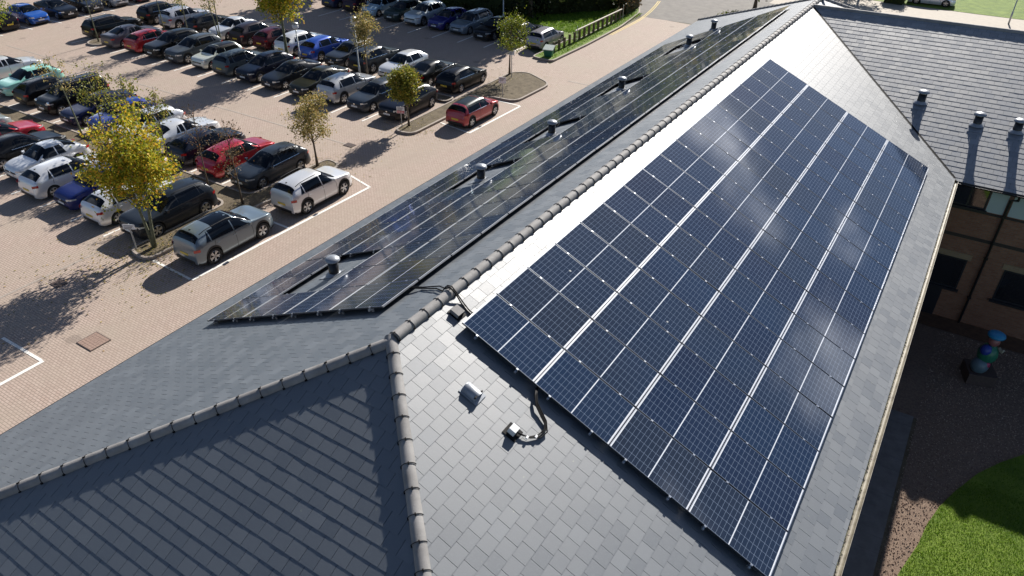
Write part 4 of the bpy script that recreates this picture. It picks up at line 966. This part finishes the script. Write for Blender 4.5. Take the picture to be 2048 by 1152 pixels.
tree('young_tree', 'bare leaning tree in the round kerbed pit', -54.4, 24.6, 6.5, 1.4, 2.8, 1100, M['leaf_pale'], .05, (-1.2,.6), M['bark_green'], .06, group=sap, nlimb=14)
tree('young_tree', 'leaning sapling with pale trunk before the midnight blue saloon', -36.0, 12.0, 5.0, .9, 2.8, 420, M['leaf_pale'], .06, (-1.6,.3), M['bark_green'], .06, group=sap)
tree('young_tree', 'brown olive leaved sapling in front of the royal blue hatchback', -33.2, 11.9, 5.0, 1.1, 2.4, 800, M['leaf_olive'], .055, (-1.0,.6), None, .06, group=sap)
tree('young_tree', 'yellow olive sapling left of the sycamore crown', -30.2, 11.9, 5.2, .8, 2.3, 1000, M['leaf_olive'], .05, (-.4,.4), None, .06, group=sap)
tree('young_tree', 'upright yellow olive sapling just behind the sycamore crown', -27.6, 11.9, 4.9, .7, 2.3, 900, M['leaf_olive'], .05, (-.3,.4), None, .055, group=sap)
tree('young_tree', 'almost bare sapling right of the sycamore crown', -24.6, 11.9, 4.6, .8, 1.8, 260, M['leaf_rust'], .04, (-.1,.3), None, .05, group=sap, nlimb=16)
tree('young_tree', 'yellow leaved branches at the left edge below the mint green car', -50.4, 12.3, 5.0, 1.4, 1.8, 2600, M['leaf_lime'], .06, (0,0), None, .08, group=sap)
tree('young_tree', 'bright green branches at the top left corner', -60.2, 19.4, 5.6, 1.7, 1.8, 4000, M['leaf_lime'], .08, (0,0), None, .09, group=sap)
tree('shrub', 'low yellow shrub at the left edge behind the corner bay lines', -32.5, 1.8, 1.2, .6, .2, 500, M['leaf_lime'], .03, (0,0), None, .05, cat='shrub')
# fallen leaves
V, F = [], []
for (lx, ly, n_, sp_) in [(-21.4,6.0,900,1.6),(-21.3,9.5,350,1.4),(-21.5,16.4,450,1.5),(-21.1,24.0,350,1.2),(-21.2,34.5,400,1.6),(-29.2,29.3,250,1.3),(-37,29.3,500,2.4),(-36,12,200,2.5),(-28,12,300,3),(-22.5,2.5,120,2.6)]:
    for _ in range(n_):
        x, y = rng.normal(lx, sp_), rng.normal(ly, sp_); s = rng.uniform(.025,.06); a = rng.uniform(0,6.3); b = len(V)
        z = .1 if (-21.9 < x < -20.7 and 5.8 < y < 17.5) or (-21.4 < x < -20.2 and 23.4 < y < 36.5) else -.004
        V += [(x-s*math.cos(a),y-s*math.sin(a),z),(x+s*.6*math.sin(a),y-s*.6*math.cos(a),z+.012),(x+s*math.cos(a),y+s*math.sin(a),z),(x-s*.6*math.sin(a),y+s*.6*math.cos(a),z+.012)]; F.append((b,b+1,b+2,b+3))
o = stuff(link('fallen_leaves', mesh('fallen_leaves', V, F, M['leaf_pale']))); tag(o, 'fallen yellow and brown leaves scattered on the paving under the young trees', 'leaves')
# shade trees north of the back row, and undergrowth
sh_ = 'tall shade trees behind the back row'
k = 0
kinds = ['first','second','third','fourth','fifth','sixth','seventh','eighth','ninth']
for (x, y, H_, cr) in [(-29.0,51.4,11.0,3.0),(-31.5,51.8,11.5,3.4),(-35.5,52.0,12.,3.6),(-39.6,51.4,11.,3.2),(-43.5,52,11.5,3.4),(-47.5,52,10.5,3.2),(-33.5,57.5,12.5,3.4),(-52,50.5,8.,2.4),(-29,58,11.5,3.6)]:
    tree('shade_tree', f'{kinds[k]} tall dark shade tree of the belt behind the back row, counted from the grass', x, y, H_, cr, 4.2, 3300, M['leaf_dark'], .2, (random.gauss(0,.4),0), None, .30, group=sh_, spread=.15, base=0); k += 1
def hedge(name, label, poly, h, n, m, size=.12, z=0., cat='hedge'):
    xs = [p[0] for p in poly]; ys = [p[1] for p in poly]; V = []; F = []; k = 0
    core = MB(); c = Vector((sum(xs)/len(xs), sum(ys)/len(ys))); core.prism([tuple(c+(Vector(p)-c)*.86) for p in poly], z, z+h*.82)
    t = thing(name, label, cat, (0,0,0)); core.obj('branches', M['leaf_dark'], t)
    while k < n:
        x, y = rng.uniform(min(xs),max(xs)), rng.uniform(min(ys),max(ys))
        if not inpoly(x,y,poly): continue
        hh = h*(.8+.25*math.sin(x*1.7)*math.sin(y*1.3)+.12*rng.normal()); zz = z+hh*rng.uniform(.05,1)**.6
        a = rng.normal(0,1,3); a /= np.linalg.norm(a); b = np.cross(a, rng.normal(0,1,3)); b /= np.linalg.norm(b); s = size*rng.uniform(.5,1.3); p = np.array([x+rng.normal(0,.12),y+rng.normal(0,.12),zz])
        V += [p-a*s,p+b*s*.6,p+a*s,p-b*s*.6]; F.append((4*k,4*k+1,4*k+2,4*k+3)); k += 1
    link('foliage', mesh(name, V, F, m), t); return t
hedge('hedge', 'dark overgrown hedge in the shade behind the back row', [(-60,48.6),(-28.3,48.6),(-27.6,50.5),(-60,52)], 2.2, 9000, M['leaf_dark'], .16)
hedge('undergrowth', 'dark undergrowth below the shade trees at the top', [(-36,52.5),(-27.5,51.5),(-23.0,56.8),(-23.2,64),(-28,72),(-40,72)], 2.6, 14000, M['leaf_dark'], .18, cat='bushes')
hedge('bush', 'brown green bush where the post and rail fence ends', [(-22.6,56.6),(-21.6,56.2),(-21.9,60.5),(-23.2,61.0)], 2.0, 2400, M['leaf_rust'], .10, cat='bush')
hedge('bush', 'sunlit round bush beyond the far end of the left roof', [(-13.6,58.6),(-11.6,58.3),(-11.0,60.2),(-12.8,60.8)], 1.0, 2200, M['leaf_lime'], .09, cat='bush')
hedge('bush', 'dark bush beyond the wing roof beside the white far car', [(-2.6,75.6),(-.6,75.4),(-.6,77.6),(-2.6,77.8)], 1.7, 1800, M['leaf_green'], .12, cat='bush')
fr = 'trees along the far road'
tree('street_tree', 'dark leaved tree hanging over the far road beyond the ridge end', -12.6, 66.5, 5.2, 2.4, 1.3, 2600, M['leaf_green'], .16, (0,0), None, .14, group=fr, base=0)
tree('street_tree', 'green tree at the top edge right of the ridge end', -5.0, 77.5, 5.0, 2.2, 1.2, 2600, M['leaf_green'], .14, (0,0), None, .14, group=fr, base=0)
tree('street_tree', 'golden green tree at the top edge left of the white far car', -7.4, 78.8, 5.2, 1.8, .9, 2600, M['leaf_olive'], .14, (0,0), None, .12, group=fr, base=0)
tree('street_tree', 'pale leaved tree hanging over the hedge at the top', -27.0, 64.0, 6.5, 3.0, 2.2, 3000, M['leaf_lime'], .16, (0,0), None, .14, group=fr, base=0)
# countryside belts out beyond the frame: what the left array mirrors
def belt(label, x0, y0, x1, y1, h, n):
    V, F = [], []
    for k in range(n):
        f = rng.uniform(); x = x0+(x1-x0)*f+rng.normal(0,2.5); y = y0+(y1-y0)*f+rng.normal(0,2.5); z = h*rng.uniform(0,1)*(.75+.25*math.sin(f*40))
        a = rng.normal(0,1,3); a /= np.linalg.norm(a); b = np.cross(a, rng.normal(0,1,3)); b /= np.linalg.norm(b); s = rng.uniform(.5,1.2); p = np.array([x,y,z])
        V += [p-a*s,p+b*s,p+a*s,p-b*s]; F.append((4*k,4*k+1,4*k+2,4*k+3))
    o = stuff(link('woodland', mesh('woodland', V, F, M['leaf_olive']))); tag(o, label, 'woodland')
belt('far woodland belt beyond the left side of the car park', -110, -20, -110, 190, 12, 6000)
belt('far woodland belt beyond the back of the car park', -110, 120, 60, 150, 12, 5000)

# ---------------------------------------------------------------- signs, lamp posts, fence, bin
def sign(x, y, label, h=1.35, red=False, w=.5, hh=.42, rz=0., base=.08):
    t = thing('parking_sign', label, 'sign', (x,y,base), rz, 'small signs on posts')
    MB().tube([(0,0,0),(0,0,h)], .03, 8).obj('post', M['steel'], t)
    MB().box(-w/2,w/2,-.045,-.033,h-hh,h).obj('plate', M['white'], t)
    if red: 
        MB().box(-w/2+.02,w/2-.02,-.049,-.0455,h-hh+.02,h-hh+.17).obj('red_panel', M['red'], t)
        mb = MB()
        for k in range(4): mb.box(-w/2+.06+.1*k,-w/2+.12+.1*k,-.052,-.0495,h-hh+.06,h-hh+.12)
        mb.obj('print', M['white'], t)
    mb = MB()
    for k in range(3): mb.box(-w/2+.05,w/2-.08-.05*k,-.049,-.0455,h-.09-.07*k,h-.065-.07*k)
    mb.obj('lettering', M['arch'], t)
sign(-22.0, 5.95, 'pale sign on a leaning post at the tip of the sycamore island', 1.3, rz=.5, w=.55, hh=.25)
sign(-21.4, 23.75, 'white sign with a red band on a post beside the small pruned tree', 1.3, True, rz=.4)
sign(-19.2, 31.7, 'plain white sign on a post between the red car and the kerbed bed', 1.35, rz=.4)
sign(-20.9, 35.5, 'small sign on a thin tall post by the bushy light green tree', 1.9, rz=.4, w=.4, hh=.3)
def lamp(x, y, h, label, head='globe', base=0):
    t = thing('lamp_post', label, 'lamp post', (x,y,base), 0, 'lamp posts')
    MB().tube([(0,0,0),(0,0,1.0),(0,0,1.02),(0,0,h)], [.075,.075,.05,.04], 10).obj('post', M['steel'], t, True)
    if head == 'globe':
        MB().lathe([(.0,.45),(.16,.40),(.24,.25),(.22,.08),(.12,0),(0,0)], 16, (0,0,h)).obj('lantern', M['white'], t, True)
        MB().lathe([(.0,.50),(.2,.44),(.26,.36),(.16,.38),(0,.4)], 16, (0,0,h)).obj('lantern_cap', M['steel'], t, True)
lamp(-29.9, 29.3, 3.9, 'lamp post with a white globe lantern beside the slim autumn tree')
lamp(-36.2, 29.6, 2.6, 'short lamp post with white globe by the bright blue SUV')
lamp(-29.3, 47.3, 8.5, 'tall grey lamp post in the dark hedge behind the back row', 'none')
lamp(8.6, 73.2, 6.5, 'curving dark lamp post on the pale path at the top right', 'none')
t = thing('post_and_rail_fence', 'low wooden fence of short posts with a pale top rail on the verge', 'fence', (0,0,0))
for i in range(15):
    y = 42.6+i*.86; x = -21.45; z0 = .1
    MB().box(x-.08,x+.08,y-.08,y+.08,z0,z0+.78+random.gauss(0,.02)).obj('post', M['wood'], t)
MB().box(-21.52,-21.38,46.2,55.0,.93,1.0).obj('rail', noisy('pale_rail', (.5,.45,.36), (.38,.34,.28), 6, .7, .2), t)
for y in (46.2,55.0): MB().tube([(-21.3,y,.1),(-21.3,y,1.35)], .03, 8).obj('metal_post', M['steel'], t)
t = thing('grit_bin', 'green grit bin with a pale lid at the tip of the grass verge', 'grit bin', (-21.25,41.45,.1), .25)
t.scale = (.75,.8,.85)
Vb = [(-.38,-.3,0),(.38,-.3,0),(.38,.3,0),(-.38,.3,0),(-.5,-.42,.62),(.5,-.42,.62),(.5,.42,.8),(-.5,.42,.8)]
link('bin_body', mesh('bin_body', Vb, [(0,1,5,4),(1,2,6,5),(2,3,7,6),(3,0,4,7),(0,3,2,1),(4,5,6,7)], M['green_bin']), t)
link('lid', mesh('lid', [(-.54,-.47,.62),(.54,-.47,.62),(.54,.45,.83),(-.54,.45,.83),(-.54,-.47,.68),(.54,-.47,.68),(.5,.40,.93),(-.5,.40,.93)], [(0,1,5,4),(1,2,6,5),(2,3,7,6),(3,0,4,7),(0,3,2,1),(4,5,6,7)], noisy('pale_lid', (.55,.6,.55), (.4,.46,.42), 6, .5, 0)), t)
# ---------------------------------------------------------------- painted courtyard sculpture
t = thing('garden_sculpture', 'colourful painted figure sculpture with a blue top on a dark plinth in the courtyard shade', 'sculpture', (10.75,17.6,CZ-.02), .3); t.scale = (1.1,1.1,1.22)
MB().box(-.42,.42,-.42,.42,0,.38).obj('plinth', M['iron'], t)
def blob(name, c, r, col, sy=1., sz=1.):
    mb = MB(); n = 12; prof = [(r*math.sin(math.pi*i/8), -r*sz*math.cos(math.pi*i/8)) for i in range(9)]; mb.lathe(prof, n, c)
    return mb.obj(name, mat('painted', col, .35), t, True)
blob('base_figure', (-.12,-.1,.56), .27, (.10,.16,.2)); blob('flower', (.02,-.16,.66), .13, (.35,.03,.1))
blob('body', (0,0,.95), .30, (.02,.16,.10), sz=1.2); blob('shawl', (-.13,-.1,1.12), .18, (.02,.05,.3))
blob('head', (.02,-.02,1.42), .17, (.30,.12,.12)); blob('hat', (.02,0,1.62), .27, (.02,.22,.42), sz=.4)
MB().tube([(.2,-.08,1.25),(.3,-.16,1.15),(.28,-.25,1.28)], [.05,.045,.03], 8).obj('hand', mat('painted_cream', (.45,.42,.32), .4), t, True)
